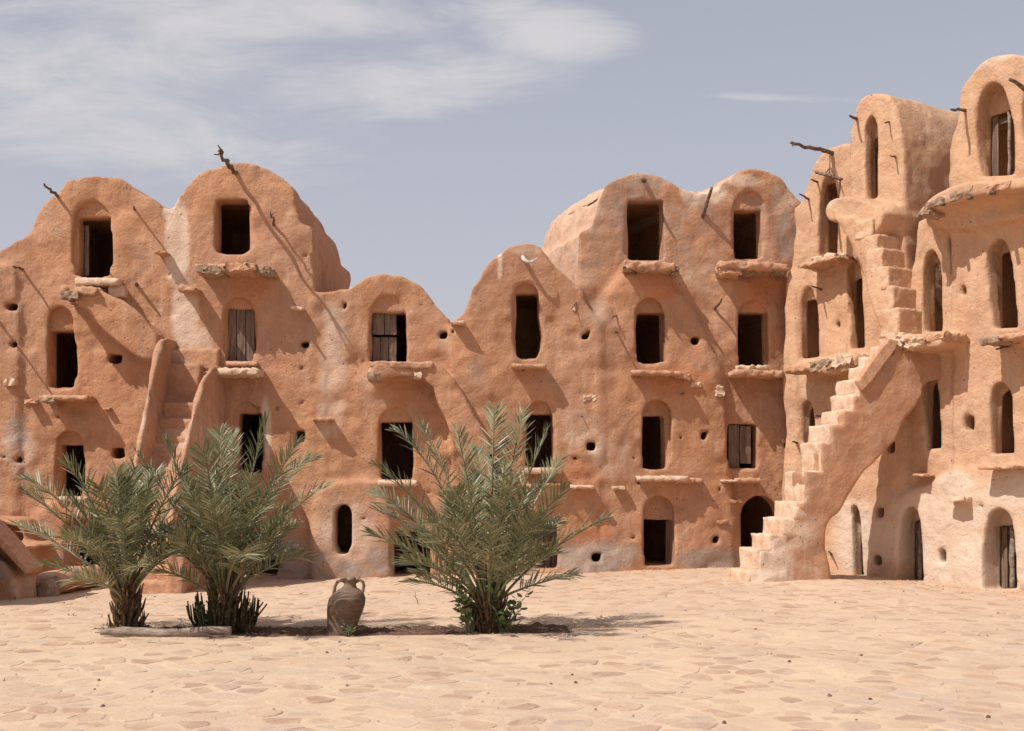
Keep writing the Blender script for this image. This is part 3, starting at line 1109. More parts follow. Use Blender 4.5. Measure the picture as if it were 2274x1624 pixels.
pole(D_, FB, (1430, 401), (1428, 398), 0.28, 0.04, 0.03, 'peg', n=3)
pole(D_, FB, (1591, 681), (1603, 664), 0.42, 0.026, 0.05, 'peg', n=4)
pole(D_, FB, (1371, 701), (1360, 703), 0.24, 0.018, 0.03, 'peg', n=3)
pole(D_, FB, (1522, 873), (1508, 877), 0.3, 0.020, 0.03, 'peg', n=3)
pole(D_, FB, (1747, 881), (1741, 892), 0.25, 0.016, 0.03, 'peg', n=3)
# thicker pegs whose long shadows rake over the wall
pole(D_, FB, (1372, 740), (1366, 736), 0.35, 0.02, 0.03, 'peg', n=3)


# --- wooden doors
def plank_door(par, fr, x0, x1, y0, y1, v, n, name='door', broken=False, label=None):
    """planks side by side, set at depth v; each plank a mesh of its own under the door"""
    ua, zt = fr.uv(x0, y0, v); ub, zb = fr.uv(x1, y1, v)
    d = MB()
    for zz in (zb + (zt - zb) * 0.2, zb + (zt - zb) * 0.78):
        rough_box(d, fr.W, ua + 0.02, ub - 0.02, v + 0.035, v + 0.07, zz - 0.04, zz + 0.04, r=0.006, amp=0.003, res=0.15)
    do = d.build(name, M_PLANK, par)
    if label:
        do['label'] = label
    w = (ub - ua) / n
    for i in range(n):
        seed_[0] += 1
        rr = random.Random(seed_[0])
        mb = MB()
        zb2 = zb; zt2 = zt
        if broken and i == n - 1:
            zb2 = zb + 0.1
        rough_box(mb, fr.W, ua + w * i + 0.006, ua + w * (i + 1) - 0.006, v + rr.uniform(-0.01, 0.006), v + 0.032, zb2, zt2 + rr.uniform(-0.02, 0.02), r=0.006, amp=0.006, res=0.16, seed=seed_[0])
        mb.build('plank', M_PLANK, do)
    return do


plank_door(A, FB, 505, 566, 684, 803, 0.24, 3, label='closed grey plank door')
plank_door(A, FB, 176, 198, 500, 613, 0.42, 2, label='plank door leaf standing half open')
plank_door(B_, FB, 826, 881, 694, 744, 0.26, 2, label='worn patched plank door')
plank_door(B_, FB, 826, 881, 750, 806, 0.30, 3, label='lower part of the worn patched door')
plank_door(C_, FB, 1178, 1240, 1160, 1260, 0.35, 4, label='dark plank door')
plank_door(D_, FB, 1617, 1668, 944, 1041, 0.22, 2, label='plank door left ajar', broken=True)
plank_door(D_, FB, 1480, 1500, 1156, 1252, 0.42, 2, label='plank door folded back')
# ------------------------------------------------------------------ THE RIGHT WING
fldW = Field(axis((-0.6, 5.6, 0.044), (5.6, 6.4, 0.08), (6.4, 9.9, 0.12)), axis((-1.0, 0.8, 0.044), (0.8, 2.4, 0.09), (2.4, 3.6, 0.2)), axis((-0.6, 9.8, 0.046)))


def wop(pts, v0, v1, mode='add', k=0.08, r=0.05, flare=0.0, at_v=0.0, sm=1):
    fldW.op([uv_wing(x, y, at_v) for x, y in pts], v0, v1, mode, k, r, flare=flare, sm=sm)


OW1 = [(1740, 1480), (1762, 1330), (1763, 983), (1754, 930), (1753, 869), (1747, 807), (1744, 733), (1740, 649), (1744, 624), (1755, 581),
       (1759, 499), (1760, 466), (1776, 452), (1780, 431), (1794, 392), (1809, 356), (1826, 336), (1846, 325), (1870, 318), (1900, 318), (1915, 340), (1915, 1480)]
OW2 = [(1888, 1480), (1888, 303), (1900, 267), (1905, 239), (1918, 217), (1938, 207), (1962, 207), (1982, 222), (1992, 240), (1999, 270), (2005, 296),
       (2008, 338), (2012, 445), (2013, 1480)]
OW3 = [(2117, 1480), (2117, 406), (2113, 310), (2124, 281), (2134, 239), (2136, 203), (2151, 171), (2172, 146), (2197, 130), (2226, 123), (2274, 121), (2325, 128),
       (2370, 160), (2405, 230), (2420, 330), (2420, 1480)]
wop(OW1, 0.03, 3.2)
wop(OW2, -0.05, 3.2, k=0.06)
wop([(2008, 1480), (2008, 500), (2125, 470), (2125, 1480)], 0.02, 3.2, k=0.08)
wop(OW3, -0.04, 3.2, k=0.06)
fldW.op([(5.9, -0.9), (5.9, 7.4), (6.3, 8.3), (7.2, 8.9), (8.1, 8.6), (8.7, 7.6), (9.3, 7.2), (9.4, -0.9)], 0.05, 3.2, 'add', 0.08, 0.05, sm=1)
for u_, z_ in ((6.6, 0.1), (6.6, 2.3), (6.7, 4.4), (6.8, 6.7), (8.4, 0.1), (8.4, 2.4), (8.4, 4.5)):
    fldW.op([(u_, z_), (u_, z_ + 0.9), (u_ + 0.15, z_ + 1.2), (u_ + 0.45, z_ + 1.2), (u_ + 0.6, z_ + 0.9), (u_ + 0.6, z_)], -0.5, 1.6, 'sub', 0.04, 0.02, sm=1)
# thicker foot of the wing
wop([(1960, 1480), (1965, 1120), (2060, 1075), (2150, 1040), (2300, 1035), (2500, 1035), (2500, 1480)], -0.10, 0.5, k=0.2, r=0.08)
# pilaster swellings
wop([(1745, 1480), (1740, 660), (1752, 590), (1772, 640), (1775, 1480)], -0.06, 0.5, k=0.15, r=0.05)
# bracket under the upper landing, hollow beneath
wop([(1840, 468), (1852, 445), (1885, 437), (1930, 445), (1962, 452), (1975, 480), (1930, 560), (1905, 590), (1896, 540), (1878, 500), (1850, 495)], -0.62, 0.3, k=0.06, r=0.05, at_v=-0.5, flare=0.05)
wop([(1855, 505), (1872, 500), (1893, 520), (1904, 552), (1898, 580), (1880, 560), (1858, 530)], -0.8, -0.05, 'sub', k=0.10, r=0.03, at_v=-0.4)
# solid under the steep upper flight
FLIGHT = [(1925, 1978, 487), (1928, 2003, 523), (1938, 2016, 553), (1957, 2019, 592), (1969, 2030, 637), (1983, 2038, 683), (1998, 2038, 738)]
wop([(1846, 480), (1915, 480), (1922, 540), (1934, 585), (1951, 630), (1964, 680), (1979, 730), (1988, 780), (1974, 780), (1954, 722), (1932, 662), (1911, 600), (1890, 545), (1866, 508)], -0.68, 0.3, k=0.05, r=0.04, at_v=-0.68)
# thick slab of the top platform
wop([(2034, 482), (2046, 462), (2066, 438), (2105, 417), (2165, 402), (2290, 388), (2460, 376), (2460, 412), (2290, 418), (2200, 430), (2140, 446), (2080, 462), (2050, 480)], -0.78, 0.3, k=0.08, r=0.06, at_v=-0.75, flare=0.02)
wop([(2060, 470), (2180, 440), (2440, 420), (2440, 470), (2300, 480), (2200, 500), (2080, 510)], -0.30, 0.3, k=0.25, r=0.08, at_v=-0.2)
# landings further down
wop([(1752, 812), (1800, 800), (1840, 792), (1905, 786), (1900, 820), (1850, 828), (1800, 822), (1752, 826)], -0.62, 0.3, k=0.06, r=0.05, at_v=-0.6)
wop([(1975, 760), (1988, 745), (2040, 738), (2096, 740), (2094, 768), (2050, 775), (2000, 780)], -0.72, 0.3, k=0.07, r=0.05, at_v=-0.7)
wop([(2176, 752), (2210, 744), (2280, 732), (2440, 726), (2440, 752), (2280, 756), (2200, 764)], -0.55, 0.3, k=0.07, r=0.05, at_v=-0.5)
fldW.rough([(1.1, 0.028), (0.42, 0.018), (0.17, 0.007)], seed=21)

# openings: outline of the arch (px at the wall face), depth of recess, door inset from left, lintel y
WD = [
    ([(2185, 393), (2174, 345), (2169, 303), (2174, 231), (2186, 197), (2208, 182), (2229, 192), (2241, 224), (2250, 267), (2254, 320), (2253, 388)], 0.42, 262),
    ([(2290, 393), (2280, 345), (2274, 303), (2270, 240), (2282, 200), (2304, 186), (2325, 196), (2340, 230), (2350, 280), (2352, 388)], 0.42, 262),
    ([(1929, 445), (1925, 380), (1925, 318), (1922, 292), (1927, 270), (1937, 254), (1947, 266), (1952, 290), (1951, 440)], 0.32, 312),
    ([(1811, 568), (1813, 481), (1819, 415), (1829, 390), (1842, 385), (1851, 405), (1856, 480), (1855, 565)], 0.42, 418),
    ([(1777, 797), (1774, 740), (1772, 680), (1777, 648), (1789, 634), (1800, 645), (1808, 670), (1813, 720), (1815, 792)], 0.30, 672),
    ([(1895, 775), (1889, 700), (1880, 640), (1877, 600), (1882, 580), (1893, 569), (1906, 576), (1916, 602), (1921, 690), (1924, 772)], 0.36, 622),
    ([(2052, 737), (2048, 660), (2049, 590), (2055, 566), (2067, 553), (2079, 565), (2088, 592), (2091, 660), (2091, 735)], 0.40, 590),
    ([(2208, 730), (2200, 650), (2195, 585), (2200, 548), (2220, 528), (2238, 540), (2248, 570), (2256, 640), (2262, 727)], 0.44, 566),
    ([(1779, 987), (1776, 930), (1778, 900), (1788, 887), (1797, 893), (1803, 915), (1806, 980)], 0.30, 0),
    ([(2056, 997), (2047, 920), (2043, 860), (2052, 832), (2065, 827), (2075, 842), (2082, 880), (2087, 995)], 0.38, 0),
    ([(2203, 1008), (2199, 940), (2197, 880), (2203, 853), (2218, 847), (2236, 860), (2247, 890), (2250, 1006)], 0.36, 0),
    ([(1892, 1296), (1890, 1210), (1889, 1140), (1896, 1119), (1907, 1126), (1914, 1160), (1920, 1292)], 0.34, 0),
    ([(2003, 1299), (2004, 1220), (2010, 1150), (2018, 1130), (2030, 1123), (2044, 1134), (2053, 1170), (2058, 1297)], 0.40, 1158),
    ([(2192, 1309), (2190, 1230), (2198, 1160), (2208, 1137), (2226, 1127), (2245, 1135), (2258, 1160), (2265, 1220), (2267, 1307)], 0.42, 1168),
]
wboxes = []
for bi, (pts, dep, lint) in enumerate(WD):
    dep *= 0.80
    wop(pts[:1] + pts + pts[-1:], -0.9, dep, 'sub', k=0.04, r=0.02)
    ps = [uv_wing(x, y) for x, y in pts]
    u0 = min(p[0] for p in ps); u1 = max(p[0] for p in ps); zb = min(p[1] for p in ps); zt = max(p[1] for p in ps)
    zl = uv_wing(pts[0][0], lint, dep)[1] if lint else zt - 0.12
    a_, b__ = u0 + (u1 - u0) * 0.04, u1 - (u1 - u0) * 0.02
    op_ = [(a_, zb), (a_, zl), (b__, zl), (b__, zb)]
    if not lint:
        op_ = [(a_, zb), (a_ + 0.01, (zb + zl) / 2), (a_ + 0.04, zl - 0.1), ((a_ + b__) / 2, zl + 0.03), (b__ - 0.03, zl - 0.1), (b__, (zb + zl) / 2), (b__, zb)]
    fldW.op(op_, dep - 0.1, dep + 0.12, 'sub', 0.02, 0.0, sm=0)
    fldW.op([(u0 - 0.26, zb), (u1 + 0.26, zb), (u1 + 0.26, zt - 0.02), (u0 - 0.26, zt - 0.02)], dep + 0.08, dep + 2.2, 'sub', 0.03, 0.03, sm=0)
    wboxes.append((u0 - 0.36, u1 + 0.36, zb - 0.12, zt + 0.12, u0, u1, zb, zt, dep, zl))
for (x0, x1, y0, y1) in [(2139, 2150, 636, 656), (2141, 2162, 923, 955), (2093, 2107, 1219, 1249), (1972, 1988, 975, 1006), (1951, 1968, 1128, 1149),
                         (1946, 1968, 1234, 1256), (1854, 1861, 713, 728), (2185, 2192, 1120, 1127)]:
    wop([(x0, y1), (x0 - 1, (y0 + y1) / 2), (x0, y0), ((x0 + x1) / 2, y0 - 1), (x1, y0 + 3), (x1, (y0 + y1) / 2), (x1, y1), ((x0 + x1) / 2, y1)], -0.4, 0.7, 'sub', 0.05, 0.0, sm=2)

wv, wq = fldW.mesh()
Ww = wing_world(wv[:, 0], wv[:, 1], wv[:, 2])
VNw, FNw = vert_normals(Ww, wq)
SPW = [(2120, 1130, 190, 70, 0, 0.75), (2160, 1240, 190, 80, 0, 0.9), (1900, 1200, 60, 100, 0, 0.9), (1960, 1250, 60, 60, 1, 0.30), (2000, 1200, 90, 60, 0, 0.8), (2250, 1090, 60, 60, 0, 0.9),
       (1890, 1260, 60, 40, 1, 0.35), (2270, 1240, 60, 80, 0, 0.9), (2050, 1290, 120, 20, 1, 0.15), (2130, 1070, 60, 25, 0, 0.9), (1860, 470, 60, 12, 0, 0.7),
       (2060, 250, 60, 40, 1, 0.6), (2060, 380, 60, 80, 1, 0.55), (2200, 140, 60, 14, 0, 0.5), (1900, 880, 40, 30, 0, 0.6), (1810, 860, 30, 40, 0, 0.4), (2120, 850, 60, 60, 2, 0.3)]
tw = tints(wv[:, 0], wv[:, 2], spots_uz(SPW, uv_wing), 4)
WING = thing('granary_wing', 'bright sunlit adobe granary wing on the right with a steep flight of wall steps', 'adobe granary', (8.2, 22.3, 0.0), 'adobe granaries round the courtyard')
fu = wv[wq, 0].mean(1); fv = wv[wq, 1].mean(1); fz = wv[wq, 2].mean(1)
dof = np.full(len(wq), -1)
for j, (a0, a1, z0, z1, u0, u1, zb, zt, dep, zl) in enumerate(wboxes):
    m = (fu > a0) & (fu < a1) & (fz > z0) & (fz < z1) & (fv > 0.10) & (fv < dep + 2.4)
    nar = (fu > u0 - 0.06) & (fu < u1 + 0.06) & (fz > zb - 0.06) & (fz < zt + 0.06)
    dof[m & (nar | (fv > dep + 0.0))] = j
roofw = (fv > 0.3) & (FNw[:, 2] > 0.25) & (dof < 0) & (fz > 5.5)
sub_mesh('wall', Ww, wq, VNw, (dof < 0) & ~roofw, tw, M_ADOBE_W, WING)
cu_ = [uv_wing(1890, 300)[0], uv_wing(2060, 300)[0]]
for lo, hi in ((-9, cu_[0]), (cu_[0], cu_[1]), (cu_[1], 99)):
    sub_mesh('vaulted_roof', Ww, wq, VNw, roofw & (fu >= lo) & (fu < hi), tw, M_ADOBE_W, WING)
for j in range(len(wboxes)):
    sub_mesh('doorway', Ww, wq, VNw, dof == j, tw, M_ADOBE_W, WING)
print('wing quads', len(wq))

# steep upper flight: every step a block against the wall, rising towards the far end
for i, (xl, xr, y) in enumerate(FLIGHT):
    u_a, z_ = uv_wing(xl, y, -0.68)
    u_b, _ = uv_wing(xr, y, -0.10)
    u_r = u_a * 0.6 + u_b * 0.4 + 0.08
    znext = uv_wing(FLIGHT[i + 1][0], FLIGHT[i + 1][2], -0.68)[1] if i + 1 < len(FLIGHT) else z_ - 0.5
    mb = MB()
    rough_box(mb, wing_world, u_r - 0.40, u_r, -0.68, 0.05, znext - 0.06, z_, r=0.014, amp=0.018, res=0.05, seed=300 + i)
    mb.build('step', M_STEP2, WING, smooth=True)

ledge(WING, FW, 1773, 1853, 577, 586, 0.50, mat=M_LEDGE, amp=0.03, tilt=0.05)
ledge(WING, FW, 1800, 1852, 566, 577, 0.36, 'stone', M_PALE, amp=0.035)
ledge(WING, FW, 2170, 2246, 1034, 1042, 0.52, mat=M_LEDGE, amp=0.015)
ledge(WING, FW, 2014, 2050, 1053, 1059, 0.35, mat=M_LEDGE, amp=0.015)
ledge(WING, FW, 2098, 2139, 1104, 1114, 0.40, 'stone', M_PALE, amp=0.025)
ledge(WING, FW, 2180, 2300, 742, 752, 0.62, mat=M_LEDGE, amp=0.035)
ledge(WING, FW, 2172, 2215, 750, 762, 0.66, 'stone', M_STONE, amp=0.03, tilt=0.1)
ledge(WING, FW, 2050, 2090, 446, 462, 0.86, 'stone', M_STONE, amp=0.03, tilt=0.25)
ledge(WING, FW, 2036, 2062, 468, 478, 0.92, 'stone', M_STONE, amp=0.03, tilt=0.1)
ledge(WING, FW, 2108, 2160, 424, 438, 0.80, 'stone', M_STONE, amp=0.035, tilt=0.15)
ledge(WING, FW, 2190, 2240, 408, 424, 0.80, 'stone', M_LEDGE, amp=0.035)
ledge(WING, FW, 1962, 2006, 752, 776, 0.80, 'stone', M_PALE, amp=0.05)
ledge(WING, FW, 2005, 2046, 752, 772, 0.84, 'stone', M_PALE, amp=0.05)
ledge(WING, FW, 2046, 2096, 741, 756, 0.74, 'stone', M_LEDGE, amp=0.03)
ledge(WING, FW, 1738, 1800, 812, 826, 0.70, 'ledge', M_LEDGE, amp=0.03)
ledge(WING, FW, 1800, 1850, 800, 822, 0.70, 'stone', M_STONE, amp=0.05)
ledge(WING, FW, 1840, 1890, 790, 815, 0.72, 'stone', M_PALE, amp=0.05)
for (r_, t_, L, r) in [((1904, 265), (1887, 257), 0.42, 0.03), ((1978, 273), (1965, 272), 0.30, 0.02), ((1990, 348), (1978, 346), 0.30, 0.02),
                       ((1814, 404), (1801, 399), 0.30, 0.02), ((1794, 442), (1775, 431), 0.36, 0.022), ((2146, 245), (2112, 243), 0.62, 0.03),
                       ((1950, 625), (1937, 620), 0.30, 0.02), ((2128, 771), (2119, 768), 0.24, 0.02), ((1823, 926), (1811, 922), 0.30, 0.025),
                       ((1771, 984), (1760, 981), 0.32, 0.025), ((1823, 643), (1801, 634), 0.45, 0.02), ((2288, 205), (2242, 177), 0.62, 0.04),
                       ((2240, 769), (2212, 776), 0.35, 0.022), ((1846, 1232), (1840, 1225), 0.25, 0.02)]:
    pole(WING, FW, r_, t_, L, r, 0.03, 'peg', n=4)
pole(WING, FW, (1848, 341), (1757, 317), 1.45, 0.042, 0.02, 'branch', n=9, fork=[(1759, 325, 0.02)], label='thickest branch jutting left over the far vault')
for q_ in ((2042, 474), (2090, 450), (2150, 436), (2200, 426)):
    pole(WING, FW, (q_[0] + 30, q_[1] + 4), (q_[0], q_[1] + 4), 0.92, 0.05, 0.02, 'beam', n=4)

# hoist frame over the far top door
mb = MB()
vH = -0.45
tube(mb, bent(FW.P(1812, 383, vH - 0.2), FW.P(1870, 398, vH - 0.2), 5, 0.02, 4), 0.028, 7, 4)
tube(mb, bent(FW.P(1866, 397, vH - 0.2), FW.P(1862, 446, vH - 0.1), 4, 0.02, 5), 0.020, 7, 5)
tube(mb, bent(FW.P(1843, 346, -0.1), FW.P(1842, 384, vH - 0.2), 3, 0.01, 6), 0.010, 6, 6)
tube(mb, bent(FW.P(1834, 384, vH - 0.2), FW.P(1844, 372, vH - 0.2), 2, 0.02, 7), 0.016, 6, 7)
tube(mb, bent(FW.P(1844, 372, vH - 0.2), FW.P(1853, 390, vH - 0.2), 2, 0.02, 8), 0.016, 6, 8)
ho = mb.build('hoist_frame', M_POLE, WING, smooth=True)


def wing_door(j, posts, n, only=None):
    a0, a1, z0, z1, u0, u1, zb, zt, dep, zl = wboxes[j]
    d = MB()
    a_, b__ = u0 + (u1 - u0) * 0.04, u1 - (u1 - u0) * 0.02
    rough_box(d, wing_world, a_, b__, dep + 0.10, dep + 0.14, zl - 0.16, zl - 0.08, r=0.006, amp=0.003, res=0.2)
    do = d.build('door', M_PLANK, WING)
    w = (b__ - a_) / n
    for i in range(only or n):
        seed_[0] += 1
        mb = MB()
        rough_box(mb, wing_world, a_ + w * i + 0.006, a_ + w * (i + 1) - 0.006, dep + 0.06, dep + 0.10, zb, zl - 0.01, r=0.006, amp=0.006, res=0.2, seed=seed_[0])
        mb.build('plank', M_PLANK, do)
    for (f, r) in posts:
        seed_[0] += 1
        mb = MB()
        up = a_ + (b__ - a_) * f
        p0 = Vector(wing_world(np.array([up]), np.array([dep + 0.0]), np.array([zb - 0.02]))[0])
        p1 = Vector(wing_world(np.array([up - 0.02]), np.array([dep + 0.02]), np.array([zl]))[0])
        tube(mb, bent(p0, p1, 6, 0.012, seed_[0]), r, 8, seed_[0], 0.1)
        mb.build('door_post', M_GREYWOOD, do, smooth=True)


wing_door(0, [(0.55, 0.03)], 5, 1)
wing_door(12, [(0.30, 0.045), (0.62, 0.03)], 4, 1)
wing_door(13, [(0.42, 0.05), (0.66, 0.04)], 5, 1)

# ------------------------------------------------------------------ THE FREE STAIR IN FRONT OF THE WING
ST = thing('stone_staircase', 'steep whitewashed adobe staircase climbing right from the courtyard to the wing', 'staircase', (SO.x, SO.y, gz(SO.x, SO.y)))
fldS = Field(axis((-0.5, 5.2, 0.045)), axis((-0.4, 1.6, 0.045)), axis((-0.6, 5.0, 0.045)))


def sop(pts, v0, v1, mode='add', k=0.06, r=0.05, flare=0.0, at_v=0.0):
    fldS.op([uv_stair(x, y, at_v) for x, y in pts], v0, v1, mode, k, r, flare=flare, sm=1)


WID = 0.78
sop([(1650, 1400), (1656, 1310), (1700, 1262), (1745, 1215), (1800, 1150), (1830, 1095), (1870, 1010), (1905, 950), (1940, 890), (1965, 870), (2010, 800), (2060, 775), (2090, 745), (2160, 740), (2160, 830), (2060, 850), (2010, 880), (1998, 915), (1985, 945), (1960, 985), (1935, 1022), (1912, 1060), (1893, 1092),
     (1870, 1130), (1838, 1160), (1832, 1190), (1846, 1250), (1856, 1303), (1862, 1400)], 0.0, WID, k=0.05, r=0.06)
sop([(1664, 1480), (1672, 1300), (1700, 1275), (1760, 1270), (1775, 1400)], -0.08, WID, k=0.15, r=0.08)
# sloping cheek under the upper landing
sq0 = [uv_stair(x, y, WID) for x, y in [(1622, 1263), (1641, 1215), (1668, 1184), (1693, 1148), (1720, 1113), (1742, 1048), (1777, 985), (1795, 947), (1823, 915), (1843, 882),
         (1857, 847), (1883, 818), (1906, 795), (1932, 772), (1952, 752)]]
stp = [(sq0[0][0] + 0.03, -0.6)]
for i_, (u_, z_) in enumerate(sq0):
    stp.append((u_ + 0.03, z_ - 0.03))
    stp.append(((sq0[i_ + 1][0] if i_ + 1 < len(sq0) else u_ + 0.6) + 0.03, z_ - 0.03))
stp += [(4.0, 4.0), (3.0, 2.5), (1.6, 1.2), (1.2, -0.6)]
fldS.op(stp, 0.0, WID, 'add', 0.03, 0.02, sm=0)
fldS.rough([(0.8, 0.022), (0.35, 0.018), (0.16, 0.007)], seed=33)
sv_, sq_ = fldS.mesh()
Wst = stair_world(sv_[:, 0], sv_[:, 1], sv_[:, 2])
VNs, FNs = vert_normals(Wst, sq_)
ts = tints(sv_[:, 0], sv_[:, 2], spots_uz([(1700, 1270, 70, 90, 0, 1.0), (1790, 1290, 50, 50, 0, 0.4), (1800, 1200, 30, 60, 1, 0.3), (1760, 1190, 60, 40, 0, 0.6), (1950, 820, 40, 30, 1, 0.5)], uv_stair), 6)
sub_mesh('stair_body', Wst, sq_, VNs, np.ones(len(sq_), bool), ts, M_ADOBE, ST)
def prism(name, fr, pts, v0, v1, mat, par):
    n = len(pts)
    mb = MB()
    vs = [fr.P(x, y, v0) for x, y in pts]
    off = fr.P(pts[0][0], pts[0][1], v0)
    base_ = [fr.uv(x, y, v0) for x, y in pts]
    vs2 = [Vector(fr.W(np.array([u]), np.array([v1]), np.array([z]))[0]) for u, z in base_]
    fs = [tuple(range(n)), tuple(range(2 * n - 1, n - 1, -1))] + [(k, n + k, n + (k + 1) % n, (k + 1) % n) for k in range(n)]
    mb.add(vs + vs2, fs)
    o = mb.build(name, mat, par)
    bv = o.modifiers.new('bevel', 'BEVEL'); bv.width = 0.02; bv.segments = 2
    return o


prism('cheek_slab', FS, [(1907, 846), (1930, 812), (1948, 786), (1976, 752), (1996, 757), (1990, 775), (1962, 812), (1938, 846), (1916, 868)], -0.07, 0.10, M_LEDGE, ST)
STEPS = [(1622, 1263), (1641, 1215), (1668, 1184), (1693, 1148), (1720, 1113), (1742, 1048), (1777, 985), (1795, 947), (1823, 915), (1843, 882),
         (1857, 847), (1883, 818), (1906, 795), (1932, 772), (1952, 752)]
q_ = [uv_stair(x, y, WID) for x, y in STEPS]
for i, (u, z) in enumerate(q_):
    un_ = q_[i + 1][0] if i + 1 < len(q_) else u + 0.5
    zl = q_[i - 1][1] if i else -0.4
    mb = MB()
    rough_box(mb, stair_world, u, un_ + 0.12, 0.035, WID + 0.01, max(zl - 0.05, z - 0.6), z, r=0.022, amp=0.020, res=0.055, seed=400 + i, freq=4)
    mb.build('step', M_STEP, ST, smooth=True)

# ------------------------------------------------------------------ THE FRONTAL STAIR OF THE LEFT GRANARY
M_LEDGE2 = stone_material('step_adobe', (0.52, 0.29, 0.175), (0.46, 0.245, 0.145), 0.03)
SL = thing('adobe_staircase', 'narrow adobe stair between two leaning cheek walls, half hidden by the left palms', 'staircase', (-6.2, 20.4, gz(-6.2, 20.4)))


def front_world(s, v, z):
    s = np.asarray(s, dtype=np.float64); v = np.asarray(v, dtype=np.float64)
    return np.stack([v, 24.0 - s, np.asarray(z, dtype=np.float64) + 0 * s], -1)


fldL = Field(axis((-0.3, 4.0, 0.045)), axis((-7.3, -5.0, 0.045)), axis((-0.6, 4.9, 0.045)))
PL = [(-0.3, 4.5), (0.0, 4.52), (0.7, 4.5), (0.95, 4.35), (1.3, 3.95), (1.7, 3.34), (2.1, 2.65), (2.5, 2.0), (3.1, 1.05), (3.6, 0.3), (3.7, -0.6), (-0.3, -0.6)]
PR = [(-0.3, 3.98), (0.3, 3.98), (0.7, 3.93), (1.1, 3.78), (1.48, 3.58), (1.74, 3.34), (2.1, 2.98), (2.33, 2.71), (2.57, 2.44), (3.2, 1.7), (3.5, 1.25), (3.64, 0.3), (3.68, -0.6), (-0.3, -0.6)]
fldL.op(PL, -6.62, -6.52, 'add', 0.05, 0.04, sm=1)
fldL.op(PR, -5.70, -5.60, 'add', 0.05, 0.04, sm=1)
fldL.op([(2.6, 1.6), (3.2, 1.0), (3.55, 0.6), (3.66, -0.6), (2.6, -0.6)], -5.86, -5.42, 'add', 0.10, 0.05, sm=1)
fldL.op([(-0.3, 3.9), (0.3, 3.9), (0.5, 3.3), (1.0, 2.9), (2.0, 1.85), (3.0, 0.7), (3.4, 0.0), (3.5, -0.6), (-0.3, -0.6)], -6.6, -5.6, 'add', 0.03, 0.03, sm=0)
fldL.rough([(0.8, 0.014), (0.35, 0.010), (0.16, 0.007)], seed=43)
lv_, lq_ = fldL.mesh()
Wl = front_world(lv_[:, 0], lv_[:, 1], lv_[:, 2])
VNl, _f = vert_normals(Wl, lq_)
tl = np.zeros((len(lv_), 3), dtype=np.float32)
tl[:, 0] = np.clip(1.0 - np.abs(lv_[:, 2] - 2.6) / 1.4, 0, 1) * 0.45
sub_mesh('cheek_walls', Wl, lq_, VNl, np.ones(len(lq_), bool), tl, M_ADOBE, SL)
LS = [(0.15, 4.35), (0.42, 4.03), (0.92, 3.25), (1.17, 2.93), (1.42, 2.6), (1.67, 2.3), (1.92, 2.03), (2.17, 1.75), (2.42, 1.47), (2.67, 1.2), (2.92, 0.92), (3.17, 0.64), (3.4, 0.36), (3.62, 0.12)]
for i, (s_, z_) in enumerate(LS):
    zl = LS[i + 1][1] if i + 1 < len(LS) else -0.4
    sb = LS[i - 1][0] if i else -0.1
    mb = MB()
    rough_box(mb, front_world, sb - 0.15, s_, -6.87 if i < 2 else -6.55, -5.66 if i != 1 else -5.95, zl - 0.12, z_, r=0.02, amp=0.016, res=0.08, seed=500 + i)
    mb.build('step', M_LEDGE2, SL, smooth=True)

# ------------------------------------------------------------------ LOW STAIR AND BASINS IN THE LEFT CORNER
LC = thing('broken_stair', 'low broken adobe stair and plaster benches in the left corner of the court', 'staircase', (-8.4, 20.2, gz(-8.4, 20.2)))
fldC = Field(axis((-12.4, -6.9, 0.05)), axis((-2.8, 4.4, 0.05)), axis((-0.6, 3.2, 0.05)))
YC = 19.9


def uv_c(px, py, v=0.0):
    Y = YC + v
    return (px - 1137) / F * Y, EYE + (1090 - py) / F * Y


def c_world(u, v, z):
    u = np.asarray(u, dtype=np.float64)
    return np.stack([u, YC + np.asarray(v, dtype=np.float64), np.asarray(z, dtype=np.float64) + 0 * u], -1)


def cop(pts, v0, v1, mode='add', k=0.03, r=0.03, at_v=None):
    fldC.op([uv_c(x, y, v0 if at_v is None else at_v) for x, y in pts], v0, v1, mode, k, r, sm=1)


cop([(-400, 900), (-250, 1000), (-100, 1100), (0, 1196), (58, 1262), (66, 1285), (66, 1420), (-400, 1420)], 0.0, 0.28)
cop([(-400, 960), (-250, 1060), (-100, 1170), (0, 1240), (40, 1300), (45, 1420), (-400, 1420)], -0.35, 0.2, k=0.05)
cop([(-520, 965), (-190, 965), (-172, 1100), (-168, 1420), (-520, 1420)], -2.3, -0.2, k=0.1, at_v=-2.3)
cop([(-100, 1150), (30, 1155), (52, 1180), (60, 1206), (96, 1206), (148, 1200), (150, 1420), (-100, 1420)], 3.1, 4.3, k=0.04)
cop([(-70, 1163), (30, 1161), (44, 1180), (55, 1198), (40, 1208), (-70, 1213)], 2.6, 3.75, 'sub', k=0.05, r=0.03, at_v=3.1)
cop([(58, 1288), (70, 1276), (100, 1272), (130, 1276), (146, 1290), (143, 1312), (110, 1320), (100, 1400), (58, 1400)], 0.6, 3.3, k=0.04, r=0.05)
cop([(-60, 1216), (30, 1213), (76, 1208), (80, 1217), (34, 1221), (-60, 1225)], 2.2, 3.3, k=0.04, r=0.03, at_v=2.2)
fldC.rough([(0.8, 0.03), (0.35, 0.022), (0.16, 0.009)], seed=53)
cv_, cq_ = fldC.mesh()
Wc = c_world(cv_[:, 0], cv_[:, 1], cv_[:, 2])
VNc, _f = vert_normals(Wc, cq_)
